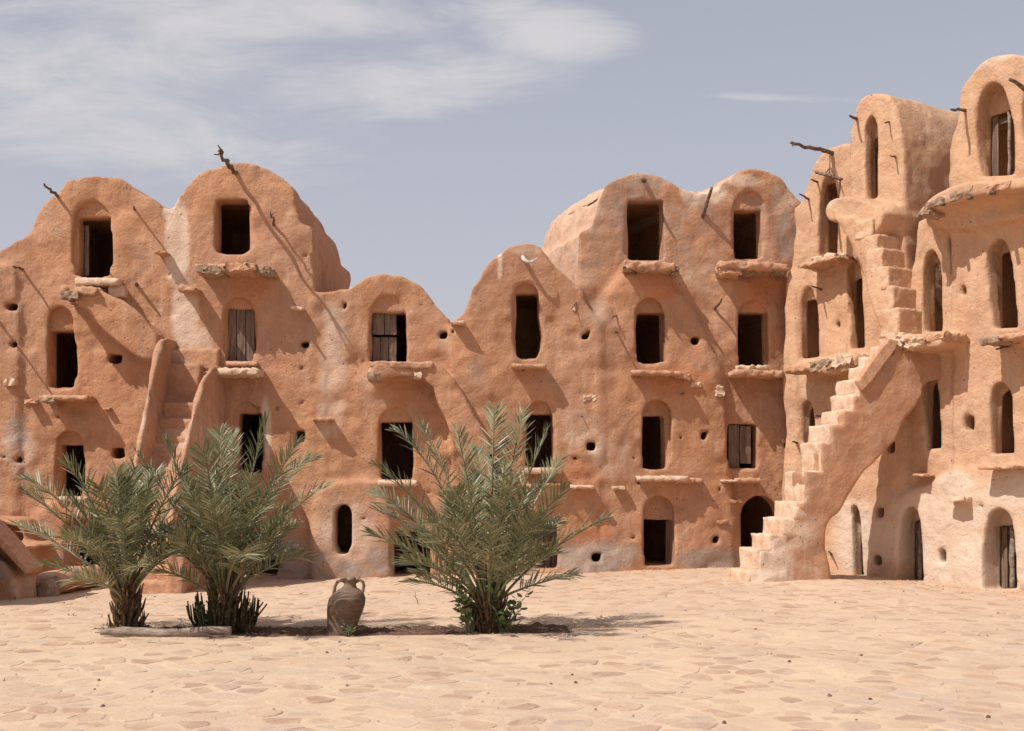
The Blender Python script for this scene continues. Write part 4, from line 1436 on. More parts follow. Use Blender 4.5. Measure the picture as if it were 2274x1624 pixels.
tcn = tints(cv_[:, 0], cv_[:, 2], spots_uz([(10, 1260, 40, 40, 1, 0.6), (75, 1300, 40, 30, 0, 0.5)], uv_c), 6)
sub_mesh('stair_wall', Wc, cq_, VNc, np.ones(len(cq_), bool), tcn, M_ADOBE, LC)
prism('coping_slab', Frame(uv_c, c_world), [(-60, 1130), (0, 1191), (30, 1226), (63, 1265), (57, 1277), (24, 1242), (-6, 1209), (-60, 1150)], -0.44, 0.2, M_LEDGE, LC)
mb = MB()
rough_box(mb, c_world, *sorted([uv_c(88, 1300, 0.5)[0], uv_c(128, 1300, 0.5)[0]]), 0.25, 0.7, gz(-7.5, 20.2) - 0.05, gz(-7.5, 20.2) + 0.26, r=0.06, amp=0.06, res=0.06, seed=9)
mb.build('stone', M_STONE, LC, smooth=True)
# ------------------------------------------------------------------ GROUND
def bed_mask(x, y):
    """1 inside the sunken planting strip"""
    e = 0.10 * np.sin(x * 2.3 + 0.7) + 0.06 * np.sin(x * 5.1 + 1.0)
    cx0, cx1 = -4.55, 0.72
    a = np.clip((x - cx0) / 0.10, 0, 1) * np.clip((cx1 + 0.1 * e - x) / 0.25, 0, 1)
    b = np.clip((y - (13.98 + 0.04 * np.sin(x * 3.1))) / 0.05, 0, 1) * np.clip((15.02 + e * 0.6 - y) / 0.22, 0, 1)
    return a * b


xs = np.unique(np.concatenate([np.arange(-13.0, 12.0, 0.07), -13 - np.geomspace(0.3, 3000, 22), 12 + np.geomspace(0.3, 3000, 22)]))
ys = np.unique(np.concatenate([np.arange(6.2, 27.0, 0.07), np.arange(13.7, 15.1, 0.035), 6.2 - np.geomspace(0.3, 600, 16), 27 + np.geomspace(0.3, 4000, 24)]))
XX, YY = np.meshgrid(xs, ys, indexing='ij')
def noise2(X, Y, cell, seed):
    r = np.random.default_rng(seed)
    L = r.standard_normal((256, 256))
    a = X / cell + 128; b = Y / cell
    i = np.floor(a).astype(int); j = np.floor(b).astype(int)
    f = a - i; h = b - j
    f = f * f * (3 - 2 * f); h = h * h * (3 - 2 * h)
    i %= 256; j %= 256; i1 = (i + 1) % 256; j1 = (j + 1) % 256
    return (L[i, j] * (1 - f) + L[i1, j] * f) * (1 - h) + (L[i, j1] * (1 - f) + L[i1, j1] * f) * h


def sand_h(X, Y):
    return gz_np(np.clip(X, -14, 14), np.clip(Y, 0, 30)) + 0.012 * noise2(X, Y, 1.3, 1) + 0.006 * noise2(X, Y, 0.42, 2) + 0.003 * noise2(X, Y, 0.16, 3)


ZZ = sand_h(XX, YY) - 0.11 * bed_mask(XX, YY)
nx, ny = XX.shape
idx = np.arange(nx * ny).reshape(nx, ny)
fq = np.stack([idx[:-1, :-1], idx[1:, :-1], idx[1:, 1:], idx[:-1, 1:]], -1).reshape(-1, 4)
gme = mesh_np('ground', np.stack([XX, YY, ZZ], -1).reshape(-1, 3), fq)

m, q, bs = new_mat('sand_and_dust', 0.95, 0.08)
M_SAND = m
P = obj_vec(q)
n0 = q.noise(P, 0.35, 4, 0.6, 0.5)
n1 = q.noise(P, 3.0, 6, 0.65, 0.6)
n2 = q.noise(P, 26.0, 5, 0.7)
c = q.mix(q.ramp(n0, 0.38, 0.62), (0.57, 0.415, 0.288), (0.51, 0.365, 0.262))
c = q.mix(q.m('MULTIPLY', q.ramp(n1, 0.48, 0.70), 0.5), c, (0.64, 0.485, 0.35))
c = q.mix(q.m('MULTIPLY', q.ramp(n1, 0.46, 0.30), 0.5), c, (0.55, 0.365, 0.265))
c = q.mix(q.m('MULTIPLY', q.ramp(n2, 0.44, 0.28), 0.45), c, (0.34, 0.21, 0.15))
q.l(c, bs.inputs['Base Color'])
b1 = bump(q, bs, n1, 0.03, 0.7)
bump(q, bs, n2, 0.008, 0.9, b1)
ground = tag(link_mesh('ground', gme, M_SAND), kind='structure')

# flagstones: jittered cells clipped against their neighbours
m, q, bs = new_mat('flagstone', 0.9, 0.12)
M_FLAG = m
P = obj_vec(q)
at_ = q.n('ShaderNodeVertexColor', layer_name='tint')
sp = q.n('ShaderNodeSeparateColor'); q.l(at_.outputs[0], sp.inputs[0])
n1 = q.noise(P, 4.0, 6, 0.65, 0.5)
n2 = q.noise(P, 40.0, 5, 0.7)
c = q.mix(sp.outputs[0], (0.57, 0.40, 0.28), (0.39, 0.24, 0.165))
c = q.mix(q.m('MULTIPLY', sp.outputs[1], 0.6), c, (0.48, 0.385, 0.335))
c = q.mix(q.m('MULTIPLY', q.ramp(n1, 0.42, 0.60), 0.55), c, (0.57, 0.415, 0.29))     # dust lying on the stone
c = q.mix(q.m('MULTIPLY', q.ramp(n2, 0.42, 0.28), 0.4), c, (0.36, 0.23, 0.16))
q.l(c, bs.inputs['Base Color'])
b1 = bump(q, bs, n1, 0.02, 0.8)
bump(q, bs, n2, 0.010, 1.0, b1)

rs = random.Random(5)
cells = {}
CW, CH = 0.30, 0.26
def seed_pt(i, j):
    if (i, j) not in cells:
        r = random.Random(i * 7919 + j * 104729 + 13)
        cells[i, j] = ((i + 0.5 * (j % 2) + r.uniform(-0.42, 0.42)) * CW, (j + r.uniform(-0.42, 0.42)) * CH)
    return cells[i, j]


def clip_poly(poly, mx_, my_, nx_, ny_):
    out = []
    n = len(poly)
    for k in range(n):
        a = poly[k]; b = poly[(k + 1) % n]
        da = (a[0] - mx_) * nx_ + (a[1] - my_) * ny_
        db = (b[0] - mx_) * nx_ + (b[1] - my_) * ny_
        if da <= 0: out.append(a)
        if (da < 0) != (db < 0) and da != db:
            t = da / (da - db)
            out.append((a[0] + (b[0] - a[0]) * t, a[1] + (b[1] - a[1]) * t))
    return out


def stone_geo(poly, r):
    cx = sum(p[0] for p in poly) / len(poly); cy = sum(p[1] for p in poly) / len(poly)
    # shrink, subdivide edges and wobble
    gap = r.uniform(0.008, 0.026)
    ring = []
    n = len(poly)
    for k in range(n):
        a = poly[k]; b = poly[(k + 1) % n]
        m_ = 2 if math.dist(a, b) > 0.13 else 1
        for t in range(m_):
            f = (t + (0.25 if m_ > 1 else 0.5)) / m_
            x = a[0] + (b[0] - a[0]) * f; y = a[1] + (b[1] - a[1]) * f
            d = math.hypot(x - cx, y - cy) + 1e-6
            s = max(0.3, (d - gap) / d) * (1 + r.uniform(-0.05, 0.02))
            ring.append((cx + (x - cx) * s, cy + (y - cy) * s))
    if len(ring) < 4:
        return None
    hh = r.choice([-0.001, 0.001, 0.002, 0.004, 0.006]) + r.uniform(-0.002, 0.002)
    tx, ty = r.uniform(-0.015, 0.015), r.uniform(-0.015, 0.015)
    vs, fs = [], []
    k = len(ring)
    for (sc, dz) in ((1.0, -0.025), (0.975, -0.004), (0.88, 0.0)):
        for x, y in ring:
            px_, py_ = cx + (x - cx) * sc, cy + (y - cy) * sc
            vs.append((px_, py_, hh + dz + tx * (px_ - cx) + ty * (py_ - cy) + r.uniform(-0.0015, 0.0015)))
    for L in range(2):
        for a in range(k):
            b = (a + 1) % k
            fs.append((L * k + a, L * k + b, (L + 1) * k + b, (L + 1) * k + a))
    fs.append(tuple(2 * k + a for a in range(k)))
    return vs, fs, (cx, cy)


stones = []
for j in range(int(7.2 / CH), int(25.2 / CH)):
    y_ = j * CH
    half = 0.44 * y_ + 0.6
    for i in range(int(-half / CW) - 1, int(half / CW) + 2):
        p = seed_pt(i, j)
        poly = [(p[0] - 0.7, p[1] - 0.7), (p[0] + 0.7, p[1] - 0.7), (p[0] + 0.7, p[1] + 0.7), (p[0] - 0.7, p[1] + 0.7)]
        for di in (-2, -1, 0, 1, 2):
            for dj in (-2, -1, 0, 1, 2):
                if di == 0 and dj == 0: continue
                o_ = seed_pt(i + di, j + dj)
                poly = clip_poly(poly, (p[0] + o_[0]) / 2, (p[1] + o_[1]) / 2, o_[0] - p[0], o_[1] - p[1])
        r = random.Random(i * 31 + j * 977)
        if r.random() < 0.12 or len(poly) < 3:      # dust covers some stones
            continue
        st = stone_geo(poly, r)
        if st is None: continue
        vs, fs, (cx, cy) = st
        if bed_mask(np.array([cx]), np.array([cy]))[0] > 0 or (-4.7 < cx < 0.9 and 13.85 < cy < 15.15):
            continue
        if cx * 1.0 < -7.2 and cy > 19.2 or cy > yf(cx) - 0.1:
            continue
        wu = (Vector((cx, cy)) - WP0)
        if wu.dot(WN) > -0.15 and cx > 5: continue
        X_ = np.array([v[0] for v in vs]); Y_ = np.array([v[1] for v in vs])
        z0 = sand_h(X_, Y_)
        vs = [(v[0], v[1], v[2] + float(z)) for v, z in zip(vs, z0)]
        stones.append((cy, cx, vs, fs, (min(1, max(0, r.gauss(0.42, 0.38))), max(0, r.gauss(0.1, 0.35)), 0)))
stones.sort(key=lambda s: s[0])
vis = [s for s in stones if abs(s[1]) < 0.4142 * s[0] + 0.1 and s[0] > 7.95]
rest = [s for s in stones if s not in vis[:295]]
for s in vis[:295]:
    mb = MB(); mb.add(s[2], s[3], s[4])
    mb.build('flagstone', M_FLAG, ground)
mb = MB()
for s in rest:
    mb.add(s[2], s[3], s[4])
o = mb.build('flagstones', M_FLAG, ground)
tag(o, kind='stuff')
print('flagstones', len(stones))

# loose grit and pebbles
m, q, bs = new_mat('grit', 0.9, 0.1)
M_GRIT = m
q.l(q.mix(q.ramp(q.noise(obj_vec(q), 3.0, 2), 0.42, 0.58), (0.13, 0.075, 0.05), (0.48, 0.34, 0.24)), bs.inputs['Base Color'])
mb = MB()
rp = random.Random(8)
for _ in range(330):
    y_ = 8.0 + 14.5 * rp.random() ** 0.8
    x_ = rp.uniform(-0.43, 0.43) * y_
    s_ = rp.choice([0.006, 0.008, 0.010, 0.012, 0.018])
    z_ = float(sand_h(np.array([x_]), np.array([y_]))[0]) + 0.012
    vs = []
    for k in range(6):
        a = k * math.pi / 3 + rp.uniform(-0.3, 0.3)
        vs.append((x_ + s_ * math.cos(a) * rp.uniform(0.7, 1.3), y_ + s_ * math.sin(a), z_ - s_ * 0.4))
    for k in range(6):
        a_, b_2, c_ = vs[k]
        vs.append((x_ + (a_ - x_) * 0.55, y_ + (b_2 - y_) * 0.55, z_ + s_ * rp.uniform(0.15, 0.5)))
    mb.add(vs, [(k, (k + 1) % 6, 6 + (k + 1) % 6, 6 + k) for k in range(6)] + [(6, 7, 8, 9, 10, 11)])
tag(mb.build('pebbles', M_GRIT), kind='stuff', label='fine dark grit and pebbles strewn over the paving')

# fallen plaster and small stones along the wall foot
mb = MB()
for _ in range(420):
    if rp.random() < 0.6:
        x_ = rp.uniform(-8.6, 5.6); y_ = yf(x_) - abs(rp.gauss(0, 0.22)) - 0.12
    else:
        t_ = rp.uniform(0.2, 5.6); o_ = WP0 + WE * t_ - WN * (abs(rp.gauss(0, 0.2)) + 0.18)
        x_, y_ = o_.x, o_.y
    s_ = rp.choice([0.012, 0.018, 0.018, 0.028, 0.04])
    z_ = float(sand_h(np.array([x_]), np.array([y_]))[0])
    vs = []
    for k in range(6):
        a = k * math.pi / 3 + rp.uniform(-0.3, 0.3)
        vs.append((x_ + s_ * math.cos(a) * rp.uniform(0.7, 1.4), y_ + s_ * math.sin(a), z_ - s_ * 0.3))
    for k in range(6):
        a_, b_2, c_ = vs[k]
        vs.append((x_ + (a_ - x_) * 0.6, y_ + (b_2 - y_) * 0.6, z_ + s_ * rp.uniform(0.2, 0.7)))
    mb.add(vs, [(k, (k + 1) % 6, 6 + (k + 1) % 6, 6 + k) for k in range(6)] + [(6, 7, 8, 9, 10, 11)])
tag(mb.build('fallen_plaster', M_LEDGE), kind='stuff', label='crumbs of fallen plaster and small stones along the foot of the walls')

# planting strip soil
m, q, bs = new_mat('dark_soil', 0.95, 0.1)
M_SOIL = m
P = obj_vec(q)
n1 = q.noise(P, 14, 5, 0.7)
c = q.mix(q.ramp(n1, 0.35, 0.65), (0.085, 0.050, 0.036), (0.20, 0.115, 0.078))
q.l(c, bs.inputs['Base Color'])
bump(q, bs, n1, 0.03, 1.0)
bx = np.arange(-4.6, 0.95, 0.04); by = np.arange(13.95, 15.12, 0.03)
BX, BY = np.meshgrid(bx, by, indexing='ij')
BZ = sand_h(BX, BY) - 0.004 - 0.10 * (1 - np.minimum(1, bed_mask(BX, BY) * 3))  + 0.014 * noise2(BX, BY, 0.1, 9) + 0.008 * noise2(BX, BY, 0.05, 10)
ii_ = np.arange(BX.size).reshape(BX.shape)
sme = mesh_np('planting_bed', np.stack([BX, BY, BZ], -1).reshape(-1, 3), np.stack([ii_[:-1, :-1], ii_[1:, :-1], ii_[1:, 1:], ii_[:-1, 1:]], -1).reshape(-1, 4))
tag(link_mesh('planting_bed', sme, M_SOIL), kind='structure')

# ------------------------------------------------------------------ PALMS
def leaf_mat(name, c1, c2, c3):
    m, q, bs = new_mat(name, 0.42, 0.45)
    P = obj_vec(q)
    n1 = q.noise(P, 5.0, 4, 0.6)
    at_ = q.n('ShaderNodeVertexColor', layer_name='tint')
    sp = q.n('ShaderNodeSeparateColor'); q.l(at_.outputs[0], sp.inputs[0])
    c = q.mix(q.ramp(n1, 0.38, 0.62), c1, c2)
    c = q.mix(sp.outputs[0], c, c3)
    q.l(c, bs.inputs['Base Color'])
    tr = q.n('ShaderNodeBsdfTranslucent')
    q.l(q.mix(0.5, c, (0.16, 0.20, 0.05)), tr.inputs[0])
    mx_ = q.n('ShaderNodeMixShader'); mx_.inputs[0].default_value = 0.15
    q.l(bs.outputs[0], mx_.inputs[1]); q.l(tr.outputs[0], mx_.inputs[2])
    q.l(mx_.outputs[0], m.node_tree.nodes['Material Output'].inputs[0])
    return m


M_FROND = leaf_mat('palm_leaf', (0.092, 0.106, 0.046), (0.170, 0.172, 0.082), (0.50, 0.44, 0.28))
M_BOOT = stone_material('palm_fibre', (0.19, 0.115, 0.06), (0.075, 0.048, 0.028), 0.02, 16)
M_WEED = leaf_mat('weed_leaf', (0.085, 0.125, 0.040), (0.13, 0.17, 0.06), (0.30, 0.33, 0.20))
M_DRY = wood_material('dry_twig', (0.30, 0.20, 0.12), (0.16, 0.09, 0.055), (12, 12, 12))


def frond(par, base, tip, seed, sag=0.28, n=36, leaf=0.30, dry=0.0, bare=0.24, name='frond'):
    r = random.Random(seed)
    B0, T = Vector(base), Vector(tip)
    L = (T - B0).length
    hor = Vector((T.x - B0.x, T.y - B0.y, 0))
    C1 = B0 + (T - B0) * 0.35 + Vector((0, 0, 1)) * L * sag * 0.75 - hor * 0.12
    C2 = B0 + (T - B0) * 0.78 + Vector((0, 0, 1)) * L * sag * 0.62
    def bez(t):
        a = 1 - t
        return B0 * a ** 3 + C1 * 3 * a * a * t + C2 * 3 * a * t * t + T * t ** 3
    N = 22
    pts = [bez(i / N) for i in range(N + 1)]
    mb = MB()
    tone0 = (min(1, 0.10 + dry), 0, 0)
    rad = [0.015 * (1 - i / N) ** 0.8 * (1 + 0.9 * max(0, 0.15 - i / N) / 0.15) + 0.0035 for i in range(N + 1)]
    tube(mb, pts, rad, 5, seed, 0.02, tone=tone0)
    roll = r.uniform(-0.5, 0.5)
    tone_f = dry + r.uniform(0, 0.16)
    for i in range(n):
        f = (i + 0.5) / n
        t = bare + (1 - bare) * f
        p = bez(t)
        tg = (bez(min(1, t + 0.02)) - bez(t - 0.02)).normalized()
        side = tg.cross(Vector((0, 0, 1)))
        if side.length < 0.15:
            side = tg.cross(Vector((0.3, 0.9, 0)))
        side.normalize()
        nor = side.cross(tg).normalized()
        side2 = side * math.cos(roll) + nor * math.sin(roll)
        nor2 = side2.cross(tg).normalized()
        prof = (0.45 + 1.0 * math.sin(math.pi * min(1, f * 0.72 + 0.12))) * (1 - 0.25 * f ** 3)
        ang = math.radians(64 - 34 * f)
        for sg in (-1, 1):
            if r.random() < 0.06: continue
            ll = leaf * prof * r.uniform(0.80, 1.12) * 0.72
            V = 0.38 + r.uniform(-0.5, 0.5)
            d = (tg * math.cos(ang + r.uniform(-0.10, 0.10)) + (side2 * sg * math.cos(V) + nor2 * math.sin(V)) * math.sin(ang)).normalized()
            droop = Vector((0, 0, -1)) * ll * r.uniform(0.02, 0.14)
            wv_ = d.cross(nor2)
            if wv_.length < 0.1: wv_ = d.cross(side2)
            wv_ = wv_.normalized()
            wv_ = (wv_ * math.cos(r.uniform(-0.7, 0.7)) + nor2 * math.sin(r.uniform(-0.7, 0.7))).normalized()
            w = r.uniform(0.0085, 0.0130)
            fold = d.cross(wv_).normalized() * w * 0.55
            q0 = p
            q1 = p + d * ll * 0.35
            q2 = p + d * ll * 0.72 + droop * 0.4
            q3 = p + d * ll + droop
            vs = [q0 - wv_ * w * 0.4, q0 + wv_ * w * 0.4, q1 - wv_ * w, q1 - fold, q1 + wv_ * w, q2 - wv_ * w * 0.75, q2 - fold * 0.7, q2 + wv_ * w * 0.75, q3]
            fs = [(0, 3, 2), (0, 1, 3), (1, 4, 3), (2, 3, 6, 5), (3, 4, 7, 6), (5, 6, 8), (6, 7, 8)]
            tn = min(1, max(0, tone_f + (r.uniform(0.1, 0.5) if r.random() < 0.35 else r.uniform(-0.05, 0.08))))
            mb.add(vs, fs, (tn, 0, 0))
    return mb.build(name, M_FROND, par)


def palm(label, bx_, by_, Yb, crown_h, tips, nfill, spread, seed, trunk_r=0.15, low=6, top=2.0):
    base = at(bx_, by_, Yb)
    base.z = gz(base.x, base.y) - 0.08
    t = thing('palm_tree', label, 'palm tree', tuple(base), 'young date palms in the planting strip')
    r = random.Random(seed)
    mb = MB()
    tube(mb, [base + Vector((0, 0, z)) for z in (-0.05, 0.05, 0.15, 0.28, crown_h)], [trunk_r * 1.15, trunk_r, trunk_r * 0.95, trunk_r * 0.85, trunk_r * 0.6], 12, seed, 0.1)
    mb.build('trunk', M_BOOT, t, smooth=True)
    # old leaf bases
    mb = MB()
    for k in range(64):
        a = k * 2.399 + r.uniform(-0.2, 0.2)
        z = 0.02 + crown_h * (k / 64) * 1.05
        rr_ = trunk_r * (1.0 - 0.3 * k / 64)
        d = Vector((math.cos(a), math.sin(a), 0))
        p0 = base + d * rr_ * 0.8 + Vector((0, 0, z))
        ln = r.uniform(0.10, 0.24)
        p1 = p0 + d * ln * 0.45 + Vector((0, 0, ln * 0.75))
        p2 = p1 + d * ln * 0.15 + Vector((0, 0, ln * 0.5))
        tube(mb, [p0, p1, p2], [0.024, 0.017, 0.006], 5, k, 0.1)
    o = mb.build('leaf_bases', M_BOOT, t)
    tag(o, kind='stuff')
    cb = base + Vector((0, 0, crown_h * 0.8))
    k = 0
    for tp in tips:
        px_, py_, dy = tp[:3]
        dry = tp[3] if len(tp) > 3 else 0.0
        T = at(px_, py_, Yb + dy)
        ang = math.atan2(T.y - base.y, T.x - base.x)
        b = cb + Vector((math.cos(ang), math.sin(ang), 0)) * trunk_r * 0.35 + Vector((0, 0, r.uniform(-0.12, 0.12)))
        frond(t, b, T, seed * 100 + k, sag=r.uniform(0.06, 0.26), dry=dry, leaf=0.335, n=30, bare=0.30)
        k += 1
    for i in range(nfill):
        a = i * 2.399 + r.uniform(-0.3, 0.3)
        f = (i + 0.5) / nfill
        elev = math.radians(max(20, 82 - 62 * f + r.uniform(-10, 10)))
        ln = spread * r.uniform(0.75, 1.05) * (1 - 0.22 * f)
        T = cb + Vector((math.cos(a) * math.cos(elev), math.sin(a) * math.cos(elev), math.sin(elev))) * ln
        b = cb + Vector((math.cos(a), math.sin(a), 0)) * trunk_r * 0.4 + Vector((0, 0, r.uniform(-0.12, 0.12)))
        frond(t, b, T, seed * 100 + 50 + i, sag=r.uniform(0.06, 0.22), dry=(r.uniform(0.3, 0.75) if (f > 0.6 and r.random() < 0.35) else 0.15 * (r.random() < 0.3)), leaf=0.31, n=27, bare=0.34)
    return t


palm('largest date palm, standing alone right of the jar with leafy weeds round its foot', 1085, 1402, 14.25, 0.42,
     [(881, 960, 0.3), (835, 1033, -0.3), (833, 1095, 0.5), (824, 1186, -0.2), (838, 1136, 0.9), (935, 945, 0.9), (1016, 957, -0.3), (1098, 911, 0.2), (1162, 915, 0.6), (1215, 960, -0.4),
      (1248, 1022, 0.5), (1251, 1089, -0.5), (1347, 1153, 0.2), (1240, 1228, -0.5, 0.15), (899, 1242, -0.7, 0.1), (1010, 1090, -1.3), (1140, 1060, -1.3), (1090, 1170, -1.5), (1190, 1150, -1.2), (960, 1160, -1.1), (1060, 1000, 1.2)],
     26, 1.65, 3, trunk_r=0.13)
palm('leftmost date palm, olive green, with the log lying before its foot', 281, 1398, 14.3, 0.62,
     [(57, 1065, 0.2), (55, 1092, -0.3), (40, 1165, 0.3, 0.35), (146, 1034, -0.3), (143, 1195, -0.8, 0.3), (299, 1040, 0.6), (260, 1049, -0.4), (345, 1050, 0.9), (412, 1045, -0.2), (442, 1140, 0.4),
      (430, 1210, -0.5, 0.1), (170, 1290, -0.6, 0.5), (220, 1080, -1.0), (330, 1110, -1.1), (270, 1160, -1.3), (200, 1130, 0.8), (395, 1110, 0.7)],
     20, 1.38, 5, trunk_r=0.115)
palm('middle date palm of darker green, with a dense skirt of cut dark stubs', 499, 1397, 14.4, 0.62,
     [(306, 1013, 0.3), (369, 982, -0.2), (489, 959, 0.4), (451, 1002, -0.6), (517, 965, 0.9), (593, 933, 0.1), (659, 982, -0.3), (695, 1021, 0.3), (724, 1081, -0.2), (650, 1170, 0.5, 0.2),
      (639, 1130, -0.5), (412, 1189, -0.6), (400, 1050, 0.9), (470, 1110, -1.3), (555, 1060, -1.2), (549, 1240, -1.2, 0.3), (590, 1120, -1.0), (605, 1200, -0.6, 0.3), (430, 1110, -1.0)],
     22, 1.42, 7, trunk_r=0.16)


# ------------------------------------------------------------------ skirt of cut stubs round the middle palm
def shrub_stubs(par, c, n, rad, hmax, seed, mat, name, thick=0.02, lean=0.5):
    r = random.Random(seed)
    mb = MB()
    for k in range(n):
        a = r.uniform(0, 6.28)
        rr_ = rad * math.sqrt(r.random())
        p0 = c + Vector((math.cos(a) * rr_, math.sin(a) * rr_ * 0.7, 0))
        h = hmax * r.uniform(0.35, 1.0) * (1 - 0.35 * rr_ / rad)
        d = Vector((math.cos(a) * lean, math.sin(a) * lean, 1))
        p1 = p0 + d * h * 0.5
        p2 = p1 + Vector((d.x * 0.2, d.y * 0.2, 1)) * h * 0.5
        tube(mb, [p0, p1, p2], [thick, thick * 0.9, thick * 0.5], 5, k, 0.15)
        if r.random() < 0.35:
            p3 = p1 + Vector((r.uniform(-1, 1), r.uniform(-1, 1), 1.2)) * h * 0.3
            tube(mb, [p1, p3], [thick * 0.8, thick * 0.6], 5, k + 9, 0.1)
    o = mb.build(name, mat, par)
    return tag(o, kind='stuff')


PALMS = [o for o in COL.objects if o.name.startswith('palm_tree')]
pm = PALMS[2]
M_DKBOOT = stone_material('old_frond_stubs', (0.090, 0.070, 0.035), (0.045, 0.032, 0.018), 0.02, 18)
shrub_stubs(pm, Vector(pm.location) + Vector((0, 0, 0.05)), 150, 0.30, 0.62, 4, M_DKBOOT, 'cut_stubs', 0.015, 0.55)
shrub_stubs(PALMS[1], Vector(PALMS[1].location) + Vector((0, 0, 0.05)), 24, 0.20, 0.42, 5, M_BOOT, 'cut_stubs', 0.012, 0.35)
shrub_stubs(PALMS[0], Vector(PALMS[0].location) + Vector((0, 0, 0.05)), 50, 0.18, 0.35, 6, M_BOOT, 'cut_stubs', 0.014, 0.45)


def leafy(name, label, c, n_st, h, rad, leaf, seed, mat=None, cat='weed', group=None, pale=0.0):
    r = random.Random(seed)
    t = thing(name, label, cat, tuple(c), group)
    ms = MB(); ml = MB()
    for k in range(n_st):
        a = r.uniform(0, 6.28)
        ln = h * r.uniform(0.55, 1.0)
        p = [c + Vector((math.cos(a) * rad * 0.15, math.sin(a) * rad * 0.15, 0))]
        for i in range(1, 5):
            p.append(c + Vector((math.cos(a) * rad * i / 4 * r.uniform(0.7, 1.1), math.sin(a) * rad * i / 4 * 0.8, ln * (i / 4) ** 0.8)))
        tube(ms, p, [0.007, 0.006, 0.005, 0.004, 0.002], 5, k, 0.1, tone=(0.2, 0, 0))
        for i in range(9):
            f = r.uniform(0.2, 1.0)
            q0 = p[int(f * 3.99)].lerp(p[min(4, int(f * 3.99) + 1)], (f * 4) % 1)
            d = Vector((r.uniform(-1, 1), r.uniform(-1, 1), r.uniform(-0.4, 0.9))).normalized()
            s = d.cross(Vector((r.uniform(-.4, .4), r.uniform(-.4, .4), 1))).normalized()
            L_ = leaf * r.uniform(0.6, 1.2)
            q0 = q0 + d * L_ * 0.3
            vs = [q0, q0 + d * L_ * 0.35 + s * L_ * 0.42, q0 + d * L_ * 0.7 + s * L_ * 0.30, q0 + d * L_, q0 + d * L_ * 0.7 - s * L_ * 0.30, q0 + d * L_ * 0.35 - s * L_ * 0.42, q0 + d * L_ * 0.5 - Vector((0, 0, L_ * 0.12))]
            ml.add(vs, [(0, 1, 6), (1, 2, 6), (2, 3, 6), (3, 4, 6), (4, 5, 6), (5, 0, 6)], (min(1, max(0, pale + r.uniform(0, 0.25))), 0, 0))
    ms.build('stems', mat or M_WEED, t)
    tag(ml.build('leaves', mat or M_WEED, t), kind='stuff')
    return t


def gpt(px_, py_, Y):
    p = at(px_, py_, Y)
    p.z = float(sand_h(np.array([p.x]), np.array([p.y]))[0]) - 0.05
    return p


leafy('leafy_weed', 'leafy green weed climbing on the left of the largest palm foot', gpt(1045, 1400, 14.1), 14, 0.62, 0.20, 0.10, 1)
leafy('leafy_weed', 'leafy green weed standing out on the right of the largest palm foot', gpt(1120, 1400, 14.15), 12, 0.56, 0.30, 0.10, 2)
leafy('potted_weed', 'small pale green sprig growing against the front of the jar', gpt(773, 1402, 13.95), 4, 0.22, 0.10, 0.050, 3, pale=0.35)
leafy('leafy_weed', 'dusty green sprout at the left edge of the middle palm skirt', gpt(455, 1395, 14.2), 3, 0.40, 0.16, 0.05, 4)
bpy.data.objects['potted_weed'].name = 'jar_weed'


def twigs(name, label, c, n, h, seed, mat=M_DRY, spread=0.6, cat='dry twig', th=0.006):
    r = random.Random(seed)
    mb = MB()
    for k in range(n):
        d = Vector((r.uniform(-spread, spread), r.uniform(-spread, spread) * 0.5, 1)).normalized()
        L_ = h * r.uniform(0.5, 1)
        p = bent(c, c + d * L_, 4, 0.07, seed * 9 + k)
        tube(mb, p, [th, th * 0.9, th * 0.8, th * 0.6, th * 0.4], 5, k, 0.1)
        tube(mb, [p[2], p[2] + Vector((r.uniform(-1, 1), 0, 1)) * L_ * 0.25], [th * 0.7, th * 0.4], 5, k, 0.1)
        tube(mb, [p[3], p[3] + Vector((r.uniform(-1, 1), 0, 0.8)) * L_ * 0.2], [th * 0.6, th * 0.3], 5, k, 0.1)
    return tag(mb.build(name, mat), label, cat)


twigs('dry_weed', 'bare dry weed stalk between the left and middle palms', gpt(457, 1390, 14.6), 4, 0.42, 3, spread=0.3)
twigs('dry_weed', 'dry forked weed at the left foot of the leftmost palm', gpt(240, 1397, 14.1), 4, 0.26, 4, M_BOOT, 0.5)
twigs('dry_weed', 'bare twigs bending out right of the middle palm', gpt(548, 1395, 14.2), 4, 0.30, 5, M_BOOT, 0.9)
twigs('fallen_twig', 'small black twig lying on the paving left of the palms', gpt(158, 1353, 16.4), 3, 0.12, 6, M_BOOT, 1.6)
twigs('fallen_twig', 'thin curled twig on the paving between jar and largest palm', gpt(930, 1330, 17.6), 1, 0.30, 7, M_BOOT, 0.5)

# litter of short dry stems in the strip
mb = MB()
rl = random.Random(12)
for _ in range(3200):
    x_ = rl.uniform(-4.5, 0.75); y_ = rl.uniform(14.0, 15.0)
    if rl.random() < 0.35:
        x_ = rl.uniform(-4.1, -2.9); y_ = rl.uniform(14.3, 15.0)
    z_ = float(sand_h(np.array([x_]), np.array([y_]))[0]) - 0.015
    h = rl.uniform(0.02, 0.075)
    d = Vector((rl.uniform(-1, 1), rl.uniform(-1, 1), rl.uniform(0.2, 1.3))).normalized()
    s = Vector((rl.uniform(-1, 1), rl.uniform(-1, 1), 0)).normalized() * rl.uniform(0.002, 0.005)
    p = Vector((x_, y_, z_))
    mb.add([p - s, p + s, p + d * h], [(0, 1, 2)])
M_LITTER = wood_material('litter', (0.22, 0.115, 0.07), (0.10, 0.055, 0.035), (8, 8, 8))
tag(mb.build('plant_litter', M_LITTER), kind='stuff', label='short dry reddish stems littering the planting strip')

